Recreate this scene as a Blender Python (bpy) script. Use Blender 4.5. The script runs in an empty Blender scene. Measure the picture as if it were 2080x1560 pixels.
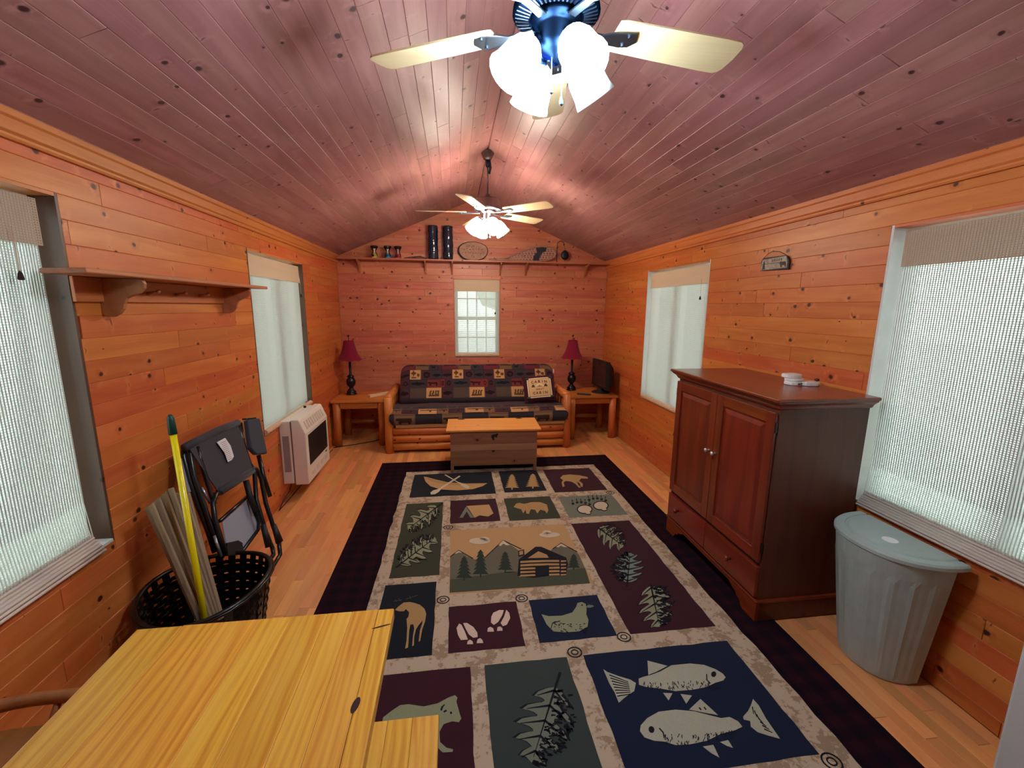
import bpy, bmesh, math, random
import numpy as np
from mathutils import Vector, Matrix, Quaternion
random.seed(7)
PI = math.pi
SC = bpy.context.scene
COL = SC.collection

def lin(c):
    return tuple(((v / 255.0) / 12.92 if v / 255.0 <= 0.04045 else ((v / 255.0 + 0.055) / 1.055) ** 2.4) for v in c)
def rgba(c):
    return lin(c) + (1.0,)

# ------------------------------------------------------------------ camera
FPX, YAW, PITCH, ROLL, CAMH = 871.566, 0.134677, 0.177525, 0.0088560, 1.62
cy_, sy_, cp_, sp_ = math.cos(YAW), math.sin(YAW), math.cos(PITCH), math.sin(PITCH)
FWD = Vector((sy_ * cp_, cy_ * cp_, -sp_))
R0 = Vector((cy_, -sy_, 0)); U0 = R0.cross(FWD)
RGT = R0 * math.cos(ROLL) + U0 * math.sin(ROLL)
UPV = -R0 * math.sin(ROLL) + U0 * math.cos(ROLL)
EYE = Vector((0, 0, CAMH))
cam_data = bpy.data.cameras.new('camera')
cam = bpy.data.objects.new('camera', cam_data); COL.objects.link(cam)
cam.matrix_world = Matrix(((RGT.x, UPV.x, -FWD.x, EYE.x), (RGT.y, UPV.y, -FWD.y, EYE.y), (RGT.z, UPV.z, -FWD.z, EYE.z), (0, 0, 0, 1)))
cam_data.sensor_width = 36.0
cam_data.lens = FPX / 2080.0 * 36.0
cam_data.clip_start = 0.02
SC.camera = cam

# ------------------------------------------------------------------ world, exposure
SC.view_settings.view_transform = 'Standard'
SC.view_settings.look = 'None'
SC.view_settings.gamma = 1.0
SC.view_settings.exposure = 1.88
try: SC.view_settings.use_curve_mapping = False
except Exception: pass
W = bpy.data.worlds.new('overcast_sky'); SC.world = W; W.use_nodes = True
nt = W.node_tree; bg = nt.nodes['Background']
tc = nt.nodes.new('ShaderNodeTexCoord'); sp = nt.nodes.new('ShaderNodeSeparateXYZ')
rp = nt.nodes.new('ShaderNodeValToRGB')
nt.links.new(tc.outputs['Generated'], sp.inputs[0]); nt.links.new(sp.outputs['Z'], rp.inputs[0])
rp.color_ramp.elements[0].position = 0.0; rp.color_ramp.elements[0].color = (0.72, 0.80, 0.78, 1)
rp.color_ramp.elements[1].position = 0.6; rp.color_ramp.elements[1].color = (0.85, 0.93, 1.0, 1)
nt.links.new(rp.outputs[0], bg.inputs['Color'])
bg.inputs['Strength'].default_value = SKY = 2.3
LAMP_A, LAMP_B = 34.0, 26.0        # radiance of the frosted lamp glasses (near fan, far fan)

SC.cycles.max_bounces = 7
SC.cycles.diffuse_bounces = 4
SC.cycles.glossy_bounces = 3
SC.cycles.transparent_max_bounces = 12
SC.cycles.sample_clamp_indirect = 4.0

# points on real planes of the room seen at a place of the photograph
def _ray(x, y): return RGT * ((x - 1040) / FPX) - UPV * ((y - 780) / FPX) + FWD
def onZ(x, y, z=0.0): d = _ray(x, y); return EYE + d * ((z - CAMH) / d.z)
def onX(x, y, X): d = _ray(x, y); return EYE + d * (X / d.x)
def onY(x, y, Y): d = _ray(x, y); return EYE + d * (Y / d.y)
def onP(x, y, p, n):
    d = _ray(x, y); return EYE + d * ((Vector(p) - EYE).dot(n) / d.dot(n))

# ------------------------------------------------------------------ mesh helpers
class MB:
    def __init__(s): s.v = []; s.f = []; s.m = []; s.cm = 0
    def add(s, vs, fs, m=None):
        o = len(s.v); s.v += [Vector(p) for p in vs]
        for f in fs: s.f.append([i + o for i in f]); s.m.append(s.cm if m is None else m)
        return s
    def box(s, a, b, m=None, rot=None, piv=None):
        x0, x1 = sorted((a[0], b[0])); y0, y1 = sorted((a[1], b[1])); z0, z1 = sorted((a[2], b[2]))
        vs = [Vector(p) for p in ((x0, y0, z0), (x1, y0, z0), (x1, y1, z0), (x0, y1, z0), (x0, y0, z1), (x1, y0, z1), (x1, y1, z1), (x0, y1, z1))]
        if rot is not None:
            c = Vector(piv) if piv is not None else sum(vs, Vector()) / 8
            vs = [c + rot @ (p - c) for p in vs]
        return s.add(vs, [(3, 2, 1, 0), (4, 5, 6, 7), (0, 1, 5, 4), (1, 2, 6, 5), (2, 3, 7, 6), (3, 0, 4, 7)], m)
    def tube(s, pts, r, n=8, m=None, cap=True, closed=False):
        pts = [Vector(p) for p in pts]; k = len(pts)
        rs = r if isinstance(r, (list, tuple)) else [r] * k
        rings = []; prev = None
        for i, p in enumerate(pts):
            if closed: t = pts[(i + 1) % k] - pts[i - 1]
            else: t = pts[min(i + 1, k - 1)] - pts[max(i - 1, 0)]
            t.normalize()
            if prev is None:
                a = Vector((0, 0, 1)) if abs(t.z) < 0.9 else Vector((1, 0, 0)); u = t.cross(a).normalized()
            else: u = (prev - t * prev.dot(t)).normalized()
            prev = u; w = t.cross(u)
            rings.append([p + (u * math.cos(2 * PI * j / n) + w * math.sin(2 * PI * j / n)) * rs[i] for j in range(n)])
        vs = [q for ring in rings for q in ring]; fs = []
        for i in range(k if closed else k - 1):
            i2 = (i + 1) % k
            for j in range(n): fs.append((i * n + j, i * n + (j + 1) % n, i2 * n + (j + 1) % n, i2 * n + j))
        if cap and not closed: fs.append(tuple(range(n))[::-1]); fs.append(tuple((k - 1) * n + j for j in range(n)))
        return s.add(vs, fs, m)
    def lathe(s, prof, o=(0, 0, 0), ax=None, n=24, m=None, wob=None):
        o = Vector(o); q = Vector((0, 0, 1)).rotation_difference(Vector(ax).normalized()) if ax is not None else Quaternion()
        vs = []; fs = []; k = len(prof)
        for i, (r, z) in enumerate(prof):
            for j in range(n):
                a = 2 * PI * j / n; rr = r * (wob(a, z) if wob else 1)
                vs.append(o + q @ Vector((rr * math.cos(a), rr * math.sin(a), z)))
        for i in range(k - 1):
            for j in range(n): fs.append((i * n + j, i * n + (j + 1) % n, (i + 1) * n + (j + 1) % n, (i + 1) * n + j))
        if prof[0][0] > 1e-5: fs.append(tuple(range(n))[::-1])
        if prof[-1][0] > 1e-5: fs.append(tuple((k - 1) * n + j for j in range(n)))
        return s.add(vs, fs, m)
    def prism(s, poly, d, m=None):
        """poly: 3D points of a flat outline; d: thickness vector"""
        P = [Vector(p) for p in poly]; d = Vector(d); n = len(P)
        nrm = Vector()
        for i in range(n): nrm += P[i].cross(P[(i + 1) % n])
        if nrm.dot(d) > 0: P = P[::-1]
        vs = P + [p + d for p in P]
        fs = [tuple(range(n)), tuple(range(n, 2 * n))[::-1]] + [(i, i + n, (i + 1) % n + n, (i + 1) % n)[::1] for i in range(n)]
        return s.add(vs, fs, m)
    def ball(s, c, r, n=12, m=None):
        r = r if isinstance(r, (tuple, list)) else (r, r, r); k = max(4, n // 2)
        vs = [Vector(c) + Vector((0, 0, -r[2]))]; fs = []
        for i in range(1, k):
            t = -PI / 2 + PI * i / k
            for j in range(n): a = 2 * PI * j / n; vs.append(Vector(c) + Vector((r[0] * math.cos(t) * math.cos(a), r[1] * math.cos(t) * math.sin(a), r[2] * math.sin(t))))
        vs.append(Vector(c) + Vector((0, 0, r[2]))); L = len(vs) - 1
        for j in range(n):
            fs.append((0, 1 + (j + 1) % n, 1 + j)); fs.append((L, 1 + (k - 2) * n + j, 1 + (k - 2) * n + (j + 1) % n))
            for i in range(k - 2): fs.append((1 + i * n + j, 1 + i * n + (j + 1) % n, 1 + (i + 1) * n + (j + 1) % n, 1 + (i + 1) * n + j))
        return s.add(vs, fs, m)
    def build(s, name, mats, parent=None, bev=0, smooth=False, world=True, fix=False):
        """vertices are in world space when world=True and get moved into the parent's frame"""
        vs = s.v
        if parent is not None and world:
            inv = MW(parent).inverted(); vs = [inv @ p for p in vs]
        off = Vector()
        if parent is None and vs:
            lo = Vector((min(p.x for p in vs), min(p.y for p in vs), min(p.z for p in vs))); hi = Vector((max(p.x for p in vs), max(p.y for p in vs), max(p.z for p in vs)))
            off = Vector(((lo.x + hi.x) / 2, (lo.y + hi.y) / 2, lo.z)); vs = [p - off for p in vs]
        me = bpy.data.meshes.new(name); me.from_pydata([tuple(p) for p in vs], [], s.f)
        mats = mats if isinstance(mats, (list, tuple)) else [mats]
        for m_ in mats: me.materials.append(m_)
        if len(mats) > 1: me.polygons.foreach_set('material_index', s.m)
        if smooth: me.polygons.foreach_set('use_smooth', [True] * len(me.polygons))
        if fix:
            bm = bmesh.new(); bm.from_mesh(me); bmesh.ops.recalc_face_normals(bm, faces=bm.faces); bm.to_mesh(me); bm.free()
        me.update()
        o = bpy.data.objects.new(name, me); COL.objects.link(o); o.location = off
        if parent is not None: o.parent = parent; o.location = (0, 0, 0)
        if bev:
            b = o.modifiers.new('bevel', 'BEVEL'); b.width = bev; b.segments = 2; b.limit_method = 'ANGLE'; b.angle_limit = 0.6
        if smooth == 'auto':
            pass
        return o
def MW(o):
    m = Matrix.LocRotScale(o.location, o.rotation_euler, o.scale)
    return MW(o.parent) @ m if o.parent else m
def tag(o, label=None, cat=None, group=None, kind=None):
    if label: o['label'] = label
    if cat: o['category'] = cat
    if group: o['group'] = group
    if kind: o['kind'] = kind
    return o
def thing(name, label, cat, loc=(0, 0, 0), rz=0, group=None, kind=None):
    o = bpy.data.objects.new(name, None); COL.objects.link(o); o.empty_display_size = 0.1
    o.location = loc; o.rotation_euler = (0, 0, rz)
    return tag(o, label, cat, group, kind)
def copytree(src, loc=None, rz=None):
    c = src.copy(); COL.objects.link(c)
    if loc is not None: c.location = loc
    if rz is not None: c.rotation_euler = (0, 0, rz)
    def rec(a, b):
        for ch in list(a.children):
            d = ch.copy(); COL.objects.link(d); d.parent = b; rec(ch, d)
    rec(src, c)
    return c

# ------------------------------------------------------------------ materials
class NT:
    def __init__(s, name):
        s.mat = bpy.data.materials.new(name); s.mat.use_nodes = True; s.t = s.mat.node_tree
        s.t.nodes.clear(); s.out = s.n('OutputMaterial')
    def n(s, typ, **kw):
        nd = s.t.nodes.new('ShaderNode' + typ)
        for k, v in kw.items(): setattr(nd, k, v)
        return nd
    def l(s, a, b): s.t.links.new(a, b)
    def put(s, sock, v):
        if isinstance(v, bpy.types.NodeSocket): s.l(v, sock)
        elif v is not None: sock.default_value = v
    def math(s, op, a, b=None, c=None, clamp=False):
        nd = s.n('Math', operation=op); nd.use_clamp = clamp
        s.put(nd.inputs[0], a)
        if b is not None: s.put(nd.inputs[1], b)
        if c is not None: s.put(nd.inputs[2], c)
        return nd.outputs[0]
    def vmath(s, op, a, b=None):
        nd = s.n('VectorMath', operation=op); s.put(nd.inputs[0], a)
        if b is not None: s.put(nd.inputs[1], b)
        return nd.outputs[0]
    def comb(s, x, y, z):
        nd = s.n('CombineXYZ'); s.put(nd.inputs[0], x); s.put(nd.inputs[1], y); s.put(nd.inputs[2], z); return nd.outputs[0]
    def mix(s, f, a, b, mode='MIX'):
        nd = s.n('Mix', data_type='RGBA', blend_type=mode); s.put(nd.inputs[0], f); s.put(nd.inputs[6], a); s.put(nd.inputs[7], b); return nd.outputs[2]
    def smooth(s, v, a, b, lo=0.0, hi=1.0):
        nd = s.n('MapRange', interpolation_type='SMOOTHSTEP'); s.put(nd.inputs[0], v); s.put(nd.inputs[1], a); s.put(nd.inputs[2], b); s.put(nd.inputs[3], lo); s.put(nd.inputs[4], hi); return nd.outputs[0]
    def noise(s, vec, scale, detail=2, rough=0.5, dim='3D'):
        nd = s.n('TexNoise', noise_dimensions=dim); s.put(nd.inputs['Vector'], vec); nd.inputs['Scale'].default_value = scale
        nd.inputs['Detail'].default_value = detail; nd.inputs['Roughness'].default_value = rough; return nd.outputs['Fac']
    def prin(s, col, rough=0.5, **kw):
        p = s.n('BsdfPrincipled'); s.put(p.inputs['Base Color'], col); s.put(p.inputs['Roughness'], rough)
        for k, v in kw.items(): s.put(p.inputs[k], v)
        return p
    def fin(s, shader): s.l(shader, s.out.inputs['Surface']); return s.mat

def plain(name, col, rough=0.5, metal=0.0, spec=0.5, noise=0.0, nscale=30, bump=0.0, coat=0.0, stint=None):
    t = NT(name); c = rgba(col)
    tcn = t.n('TexCoord')
    if noise:
        f = t.noise(tcn.outputs['Object'], nscale, 4, 0.6)
        c2 = tuple(v * (1 - noise) for v in c[:3]) + (1,)
        colr = t.mix(t.smooth(f, 0.35, 0.65), c2, tuple(min(1, v * (1 + noise)) for v in c[:3]) + (1,))
    else: colr = c
    p = t.prin(colr, rough, Metallic=metal)
    p.inputs['Specular IOR Level'].default_value = spec
    if stint: p.inputs['Specular Tint'].default_value = stint + (1,)
    if coat: p.inputs['Coat Weight'].default_value = coat
    if bump:
        b = t.n('Bump'); b.inputs['Strength'].default_value = bump; b.inputs['Distance'].default_value = 0.002
        t.l(t.noise(tcn.outputs['Object'], nscale * 3, 3, 0.6), b.inputs['Height']); t.l(b.outputs[0], p.inputs['Normal'])
    return t.fin(p.outputs[0])

def wood(name, base, dark, knot=(70, 32, 14), ax=0, face=1, rough=0.42, kscale=5.0, kprob=0.5, ksize=0.011, ring=70.0, ringmix=0.35, tint=0.16, streak=0.25, spec=0.4, light=None, coat=0.0, warp=14.0, spike=0.0):
    """procedural timber; ax = axis of the grain, face = axis across the visible face"""
    t = NT(name); tcn = t.n('TexCoord'); sx = t.n('SeparateXYZ'); t.l(tcn.outputs['Object'], sx.inputs[0])
    oi = t.n('ObjectInfo'); ge = t.n('NewGeometry')
    rnd = t.math('FRACT', t.math('ADD', oi.outputs['Random'], t.math('MULTIPLY', ge.outputs['Random Per Island'], 0.731)))
    rnd2 = t.math('FRACT', t.math('MULTIPLY', rnd, 17.31))
    o3 = [i for i in (0, 1, 2) if i not in (ax, face)][0]
    a = t.math('ADD', sx.outputs[ax], t.math('MULTIPLY', rnd, 41.0))
    b = t.math('ADD', sx.outputs[face], t.math('MULTIPLY', rnd2, 23.0))
    c = sx.outputs[o3]
    # knots
    vo = t.n('TexVoronoi', voronoi_dimensions='2D', feature='F1'); vo.inputs['Scale'].default_value = kscale
    wn = t.noise(t.comb(a, b, c), 22.0, 2)
    wob = t.math('MULTIPLY', t.math('SUBTRACT', wn, 0.5), 0.012)
    t.l(t.comb(t.math('ADD', t.math('MULTIPLY', a, 0.85), wob), t.math('ADD', b, wob), 0.0), vo.inputs['Vector'])
    d = t.math('DIVIDE', vo.outputs['Distance'], kscale)
    cs = t.n('SeparateColor'); t.l(vo.outputs['Color'], cs.inputs[0])
    has = t.math('GREATER_THAN', cs.outputs[0], 1.0 - kprob)
    rad = t.math('MULTIPLY', t.math('MULTIPLY_ADD', cs.outputs[1], 0.75, 0.25), ksize)
    km = t.math('MULTIPLY', has, t.smooth(t.math('DIVIDE', d, rad), 0.55, 1.15, 1.0, 0.0))
    halo = t.math('MULTIPLY', has, t.smooth(t.math('DIVIDE', d, rad), 0.8, 3.6, 1.0, 0.0))
    # growth rings and fibre
    low = t.noise(t.comb(t.math('MULTIPLY', a, 0.9), t.math('MULTIPLY', b, 5.0), t.math('MULTIPLY', c, 5.0)), 1.6, 2)
    ph = t.math('ADD', t.math('MULTIPLY', b, ring), t.math('ADD', t.math('MULTIPLY', low, warp), t.math('ADD', t.math('MULTIPLY', halo, 5.0), t.math('MULTIPLY', c, ring * 0.7))))
    rings = t.math('MULTIPLY_ADD', t.math('SINE', ph), 0.5, 0.5)
    rings = t.math('POWER', rings, 2.2)
    fib = t.noise(t.comb(t.math('MULTIPLY', a, 2.5), t.math('MULTIPLY', b, 150.0), t.math('MULTIPLY', c, 150.0)), 1.0, 3, 0.6)
    blot = t.noise(t.comb(t.math('MULTIPLY', a, 1.2), t.math('MULTIPLY', b, 7.0), c), 1.7, 2)
    B = rgba(base); D = rgba(dark); K = rgba(knot)
    col = t.mix(t.math('MULTIPLY', rings, ringmix), B, D)
    col = t.mix(t.math('MULTIPLY', t.smooth(fib, 0.35, 0.7), streak), col, D)
    if light: col = t.mix(t.math('MULTIPLY', t.smooth(blot, 0.45, 0.75), 0.6), col, rgba(light))
    col = t.mix(t.math('MULTIPLY', halo, 0.35), col, D)
    val = t.math('MULTIPLY_ADD', rnd, 2 * tint, 1.0 - tint)
    hs = t.n('HueSaturation'); hs.inputs['Hue'].default_value = 0.5; t.l(val, hs.inputs['Value']); t.l(col, hs.inputs['Color'])
    t.l(t.math('MULTIPLY_ADD', rnd2, 0.02, 0.49), hs.inputs['Hue'])
    col = hs.outputs[0]
    if spike:
        v2 = t.n('TexVoronoi', voronoi_dimensions='2D', feature='F1'); v2.inputs['Scale'].default_value = 9.0
        bend = t.math('MULTIPLY', t.noise(t.comb(t.math('MULTIPLY', a, 3.0), t.math('MULTIPLY', b, 30.0), 0.0), 1.0, 1), 0.030)
        t.l(t.comb(t.math('ADD', a, bend), t.math('MULTIPLY', b, 0.26), 0.0), v2.inputs['Vector'])
        c2 = t.n('SeparateColor'); t.l(v2.outputs['Color'], c2.inputs[0])
        m2 = t.math('MULTIPLY', t.math('GREATER_THAN', c2.outputs[0], 1.0 - spike), t.smooth(t.math('DIVIDE', t.math('DIVIDE', v2.outputs['Distance'], 9.0), t.math('MULTIPLY_ADD', c2.outputs[1], 0.0045, 0.0015)), 0.3, 1.2, 1.0, 0.0))
        h2 = t.math('MULTIPLY', t.math('GREATER_THAN', c2.outputs[0], 1.0 - spike), t.smooth(t.math('DIVIDE', v2.outputs['Distance'], 9.0), 0.002, 0.018, 1.0, 0.0))
        col = t.mix(t.math('MULTIPLY', h2, 0.45), col, rgba(light or base))
        col = t.mix(t.math('MULTIPLY', m2, 0.75), col, K)
        flare = t.math('MULTIPLY', has, t.smooth(t.math('DIVIDE', d, rad), 1.1, 4.5, 1.0, 0.0))
        col = t.mix(t.math('MULTIPLY', flare, t.math('MULTIPLY', t.smooth(t.noise(t.comb(a, b, c), 26.0, 2), 0.48, 0.62), 0.45)), col, rgba(tuple(min(255, int(v * 1.08)) for v in (light or base))))
    col = t.mix(km, col, K)
    p = t.prin(col, rough); p.inputs['Specular IOR Level'].default_value = spec
    if coat: p.inputs['Coat Weight'].default_value = coat; p.inputs['Coat Roughness'].default_value = 0.2
    bp = t.n('Bump'); bp.inputs['Strength'].default_value = 0.15; bp.inputs['Distance'].default_value = 0.001
    t.l(t.math('ADD', fib, t.math('MULTIPLY', km, -1.0)), bp.inputs['Height']); t.l(bp.outputs[0], p.inputs['Normal'])
    return t.fin(p.outputs[0])

def glow(name, col, strength):
    t = NT(name); e = t.n('Emission'); e.inputs[0].default_value = col + (1,); e.inputs[1].default_value = strength; return t.fin(e.outputs[0])
def glass(name, tint=(1, 1, 1), refl=0.25):
    t = NT(name); tr = t.n('BsdfTransparent'); tr.inputs[0].default_value = tint + (1,); g = t.n('BsdfGlossy'); g.inputs['Roughness'].default_value = 0.03
    lw = t.n('LayerWeight'); lw.inputs[0].default_value = refl; mx = t.n('MixShader'); t.l(lw.outputs['Fresnel'], mx.inputs[0]); t.l(tr.outputs[0], mx.inputs[1]); t.l(g.outputs[0], mx.inputs[2])
    return t.fin(mx.outputs[0])
def cloth_trans(name, col, tr=0.5, tcol=None):
    t = NT(name); d = t.n('BsdfDiffuse'); d.inputs[0].default_value = rgba(col); r = t.n('BsdfTranslucent'); r.inputs[0].default_value = rgba(tcol or col)
    mx = t.n('MixShader'); mx.inputs[0].default_value = tr; t.l(d.outputs[0], mx.inputs[1]); t.l(r.outputs[0], mx.inputs[2]); return t.fin(mx.outputs[0])
def fabric(name, col, noise=0.2, scale=200):
    t = NT(name); tcn = t.n('TexCoord'); f = t.noise(tcn.outputs['Object'], scale, 3, 0.7); c = rgba(col)
    colr = t.mix(f, tuple(v * (1 - noise) for v in c[:3]) + (1,), tuple(min(1, v * (1 + noise)) for v in c[:3]) + (1,))
    p = t.prin(colr, 0.9); p.inputs['Specular IOR Level'].default_value = 0.15; p.inputs['Sheen Weight'].default_value = 0.1
    return t.fin(p.outputs[0])
def painted(name, rough=0.9, scale=260, sheen=0.1):
    """flat woven pattern carried by the corner colours of the mesh"""
    t = NT(name); a = t.n('VertexColor', layer_name='weave'); tcn = t.n('TexCoord'); f = t.noise(tcn.outputs['Object'], scale, 3, 0.7)
    g = t.math('MULTIPLY_ADD', f, 0.7, 0.65)
    p = t.prin(t.mix(1.0, a.outputs[0], t.comb(g, g, g), 'MULTIPLY'), rough); p.inputs['Specular IOR Level'].default_value = 0.15; p.inputs['Sheen Weight'].default_value = sheen
    return t.fin(p.outputs[0])

M = {}
M['pine'] = wood('wall_pine', (200, 108, 50), (172, 78, 32), (66, 24, 11), light=(214, 130, 70), kscale=6.3, kprob=0.7, ksize=0.0145, tint=0.10, spike=0.6)
M['pinefar'] = wood('far_wall_pine_flare_tint', (198, 116, 84), (170, 82, 60), (84, 34, 28), light=(212, 138, 108), kscale=6.3, kprob=0.75, ksize=0.0165, tint=0.10, spike=0.85)  # same pine, with the pinkish cast of lens flare put into its colour
M['ceil'] = wood('ceiling_pine_haze_tint', (166, 116, 113), (140, 92, 88), (66, 40, 44), light=(186, 138, 132), kscale=5.8, kprob=0.62, ksize=0.015, tint=0.11, spike=0.6)  # lilac flare haze is put into the colour of these pine boards
M['floor'] = wood('floor_maple', (226, 156, 96), (194, 118, 64), (120, 70, 36), light=(228, 168, 110), kscale=3, kprob=0.12, ksize=0.006, ring=40, ringmix=0.25, tint=0.2, rough=0.3, coat=0.2)
M['trim'] = wood('trim_pine', (204, 118, 62), (176, 86, 40), ax=1, face=2, kprob=0.3)
M['trimx'] = wood('trim_pine_across', (204, 122, 66), (170, 86, 44), ax=0, face=2, kprob=0.3)
M['table'] = wood('table_pine', (232, 172, 66), (196, 116, 26), (60, 26, 10), ax=1, face=0, ring=250, warp=30.0, ringmix=0.55, kprob=0.12, kscale=3.0, ksize=0.02, streak=0.45, rough=0.33, tint=0.07, light=(240, 188, 84), coat=0.15)
M['tablex'] = wood('table_pine_legs', (226, 164, 66), (190, 112, 30), ax=2, face=0, ring=160, ringmix=0.5, kprob=0.2)
M['cherry'] = wood('armoire_cherry', (124, 48, 24), (88, 28, 14), (44, 14, 8), ax=2, face=1, ring=50, ringmix=0.5, kprob=0.06, kscale=3, tint=0.06, rough=0.32, streak=0.35, coat=0.25)
M['cherryx'] = wood('armoire_cherry_side', (98, 52, 34), (70, 32, 20), (34, 14, 8), ax=2, face=0, ring=50, ringmix=0.4, kprob=0.25, kscale=3.2, ksize=0.014, tint=0.05, rough=0.4)
M['cherryy'] = wood('armoire_cherry_rail', (128, 46, 22), (92, 28, 12), (44, 14, 8), ax=1, face=2, ring=50, ringmix=0.5, kprob=0.05, tint=0.05, rough=0.28, streak=0.35, coat=0.3)
M['log'] = wood('log_pine_upright', (196, 112, 52), (160, 78, 34), (74, 30, 14), ax=2, face=0, ring=60, kprob=0.4, kscale=5)
M['logx'] = wood('log_pine_across', (200, 116, 54), (164, 80, 34), (74, 30, 14), ax=0, face=2, ring=60, kprob=0.4, kscale=5)
M['logy'] = wood('log_pine_deep', (192, 104, 50), (156, 74, 32), (74, 30, 14), ax=1, face=0, ring=60, kprob=0.3, kscale=5)
M['chestlid'] = wood('chest_lid_pine', (226, 148, 78), (196, 112, 52), (110, 50, 24), ax=0, face=1, ring=90, kprob=0.5, kscale=4, ksize=0.014, tint=0.03)
M['chest'] = wood('chest_greyed_pine', (150, 104, 76), (116, 76, 54), (62, 30, 20), ax=0, face=2, ring=90, kprob=0.6, kscale=4.5, ksize=0.016, tint=0.14)
M['chestside'] = wood('chest_greyed_pine_side', (150, 104, 76), (116, 76, 54), (62, 30, 20), ax=1, face=2, ring=90, kprob=0.6, kscale=4.5, ksize=0.016, tint=0.14)
M['shelf'] = wood('shelf_pine', (178, 112, 70), (140, 82, 50), (60, 28, 14), ax=1, face=0, kprob=0.2)
M['shelfx'] = wood('shelf_pine_across', (176, 108, 78), (140, 80, 58), (60, 28, 14), ax=0, face=1, kprob=0.2)
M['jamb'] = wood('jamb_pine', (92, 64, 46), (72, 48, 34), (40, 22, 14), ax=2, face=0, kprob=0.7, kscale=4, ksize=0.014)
M['jambw'] = plain('jamb_pale', (205, 205, 200), 0.5, noise=0.04, nscale=8)  # white of the daylight put into the right jambs; sills really are white
M['vinyl'] = plain('white_vinyl', (225, 226, 222), 0.4)
M['glass'] = glass('window_glass', (0.95, 0.98, 0.97))
M['jar'] = glass('clear_plastic', (0.93, 0.93, 0.93), 0.4)
M['reed'] = cloth_trans('shade_reeds', (222, 220, 212), 0.5, (238, 244, 240))
M['valance'] = cloth_trans('shade_valance', (222, 200, 170), 0.16, (226, 200, 160))
M['hem'] = plain('shade_roll', (208, 170, 138), 0.8, noise=0.08, nscale=60)
M['black'] = plain('black_metal', (14, 14, 15), 0.3, 0.0, 0.5)
M['blackmatt'] = plain('black_matt', (16, 16, 18), 0.6)
M['gloss'] = plain('black_gloss', (10, 14, 22), 0.08, 0.0, 0.8)
M['steel'] = plain('brushed_nickel', (160, 166, 174), 0.25, 0.75)
M['fanmetal'] = plain('fan_metal_lens_blue', (16, 30, 50), 0.4, 1.0, stint=(.15, .2, .3))  # lens blue, and darkening against lamp glare, put into the near fan's metal
M['fanplate'] = plain('fan_bright_metal', (90, 104, 116), 0.35, 1.0)
M['fanwarm'] = plain('fan_brushed_warm', (120, 106, 108), 0.3, 1.0)
M['chrome'] = plain('chrome', (214, 210, 206), 0.18, 0.7)
M['heater'] = plain('heater_cream', (226, 214, 200), 0.4, spec=0.4)
M['heaterd'] = plain('heater_slot', (120, 108, 98), 0.6)
M['greyf'] = fabric('charcoal_canvas', (66, 62, 66), 0.15)
M['armf'] = fabric('slate_canvas', (62, 66, 74), 0.15)
M['tagw'] = plain('white_label', (222, 216, 214), 0.7)
M['ink'] = plain('grey_ink', (110, 104, 104), 0.8)
M['traygrey'] = plain('grey_tray', (150, 152, 162), 0.45)
M['yellow'] = plain('yellow_enamel', (242, 222, 10), 0.3, coat=0.3)
M['green'] = plain('green_plastic', (10, 66, 56), 0.4)
M['slat'] = wood('grey_slats', (146, 124, 96), (112, 92, 70), (80, 60, 40), ax=2, face=0, ring=120, kprob=0.0, tint=0.14, rough=0.7)
M['wicker'] = plain('black_wicker', (14, 10, 9), 0.32, spec=0.5, noise=0.3, nscale=25)
M['bin'] = plain('sage_plastic', (166, 180, 175), 0.42, noise=0.04, nscale=12, spec=0.4)
M['paper'] = plain('white_paper', (235, 235, 238), 0.6)
M['white'] = plain('white_plastic', (226, 222, 216), 0.35)
M['appl'] = plain('white_enamel', (190, 196, 196), 0.3)
M['lampbody'] = plain('lamp_bronze', (26, 20, 22), 0.28, 0.3, 0.5)
M['lampshade'] = fabric('burgundy_shade', (124, 24, 48), 0.12, 120)
M['maroon'] = fabric('maroon_cloth', (64, 22, 34), 0.2)
M['tan'] = fabric('tan_cloth', (206, 166, 118), 0.08)
M['cream'] = plain('cream_card', (220, 190, 150), 0.7)
M['dkbrown'] = plain('dark_brown_thread', (52, 28, 24), 0.9)
M['dkgreen'] = plain('dark_green_thread', (44, 60, 46), 0.9)
M['blade'] = wood('blade_maple', (226, 204, 160), (206, 180, 134), ax=0, face=1, kprob=0.0, ring=40, tint=0.02, ringmix=0.2, rough=0.35)
M['lampA'] = glow('frosted_lamp_cool', (0.74, 0.87, 1.0), LAMP_A)
M['lampB'] = glow('frosted_lamp_warm', (1.0, 0.86, 0.70), LAMP_B)
M['frost'] = cloth_trans('frosted_glass_unlit', (232, 244, 244), 0.5)
M['tubes'] = plain('vase_glaze', (20, 34, 52), 0.12, 0.0, 0.8, bump=0.6, nscale=14)
M['slab'] = plain('slab_face', (170, 130, 108), 0.7, noise=0.12, nscale=14)
M['bark'] = plain('bark', (44, 30, 34), 0.9, noise=0.4, nscale=60, bump=0.8)
M['snow'] = plain('snowshoe_ash', (168, 124, 104), 0.6)
M['lace'] = plain('rawhide_lacing', (206, 176, 160), 0.7)
M['binding'] = plain('snowshoe_binding', (40, 38, 52), 0.7)
M['iron'] = plain('dark_iron', (40, 34, 44), 0.5, 0.5)
M['drift'] = plain('driftwood', (96, 62, 58), 0.9, noise=0.3, nscale=40, bump=0.6)
M['sand_y'] = plain('yellow_base', (214, 188, 70), 0.5)
M['sand_b'] = plain('blue_base', (40, 130, 180), 0.4)
M['sand_r'] = plain('red_base', (200, 46, 74), 0.4)
M['signface'] = plain('sign_paint', (156, 144, 124), 0.6, noise=0.25, nscale=60)
M['signdark'] = plain('sign_dark', (34, 24, 30), 0.6)
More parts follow.
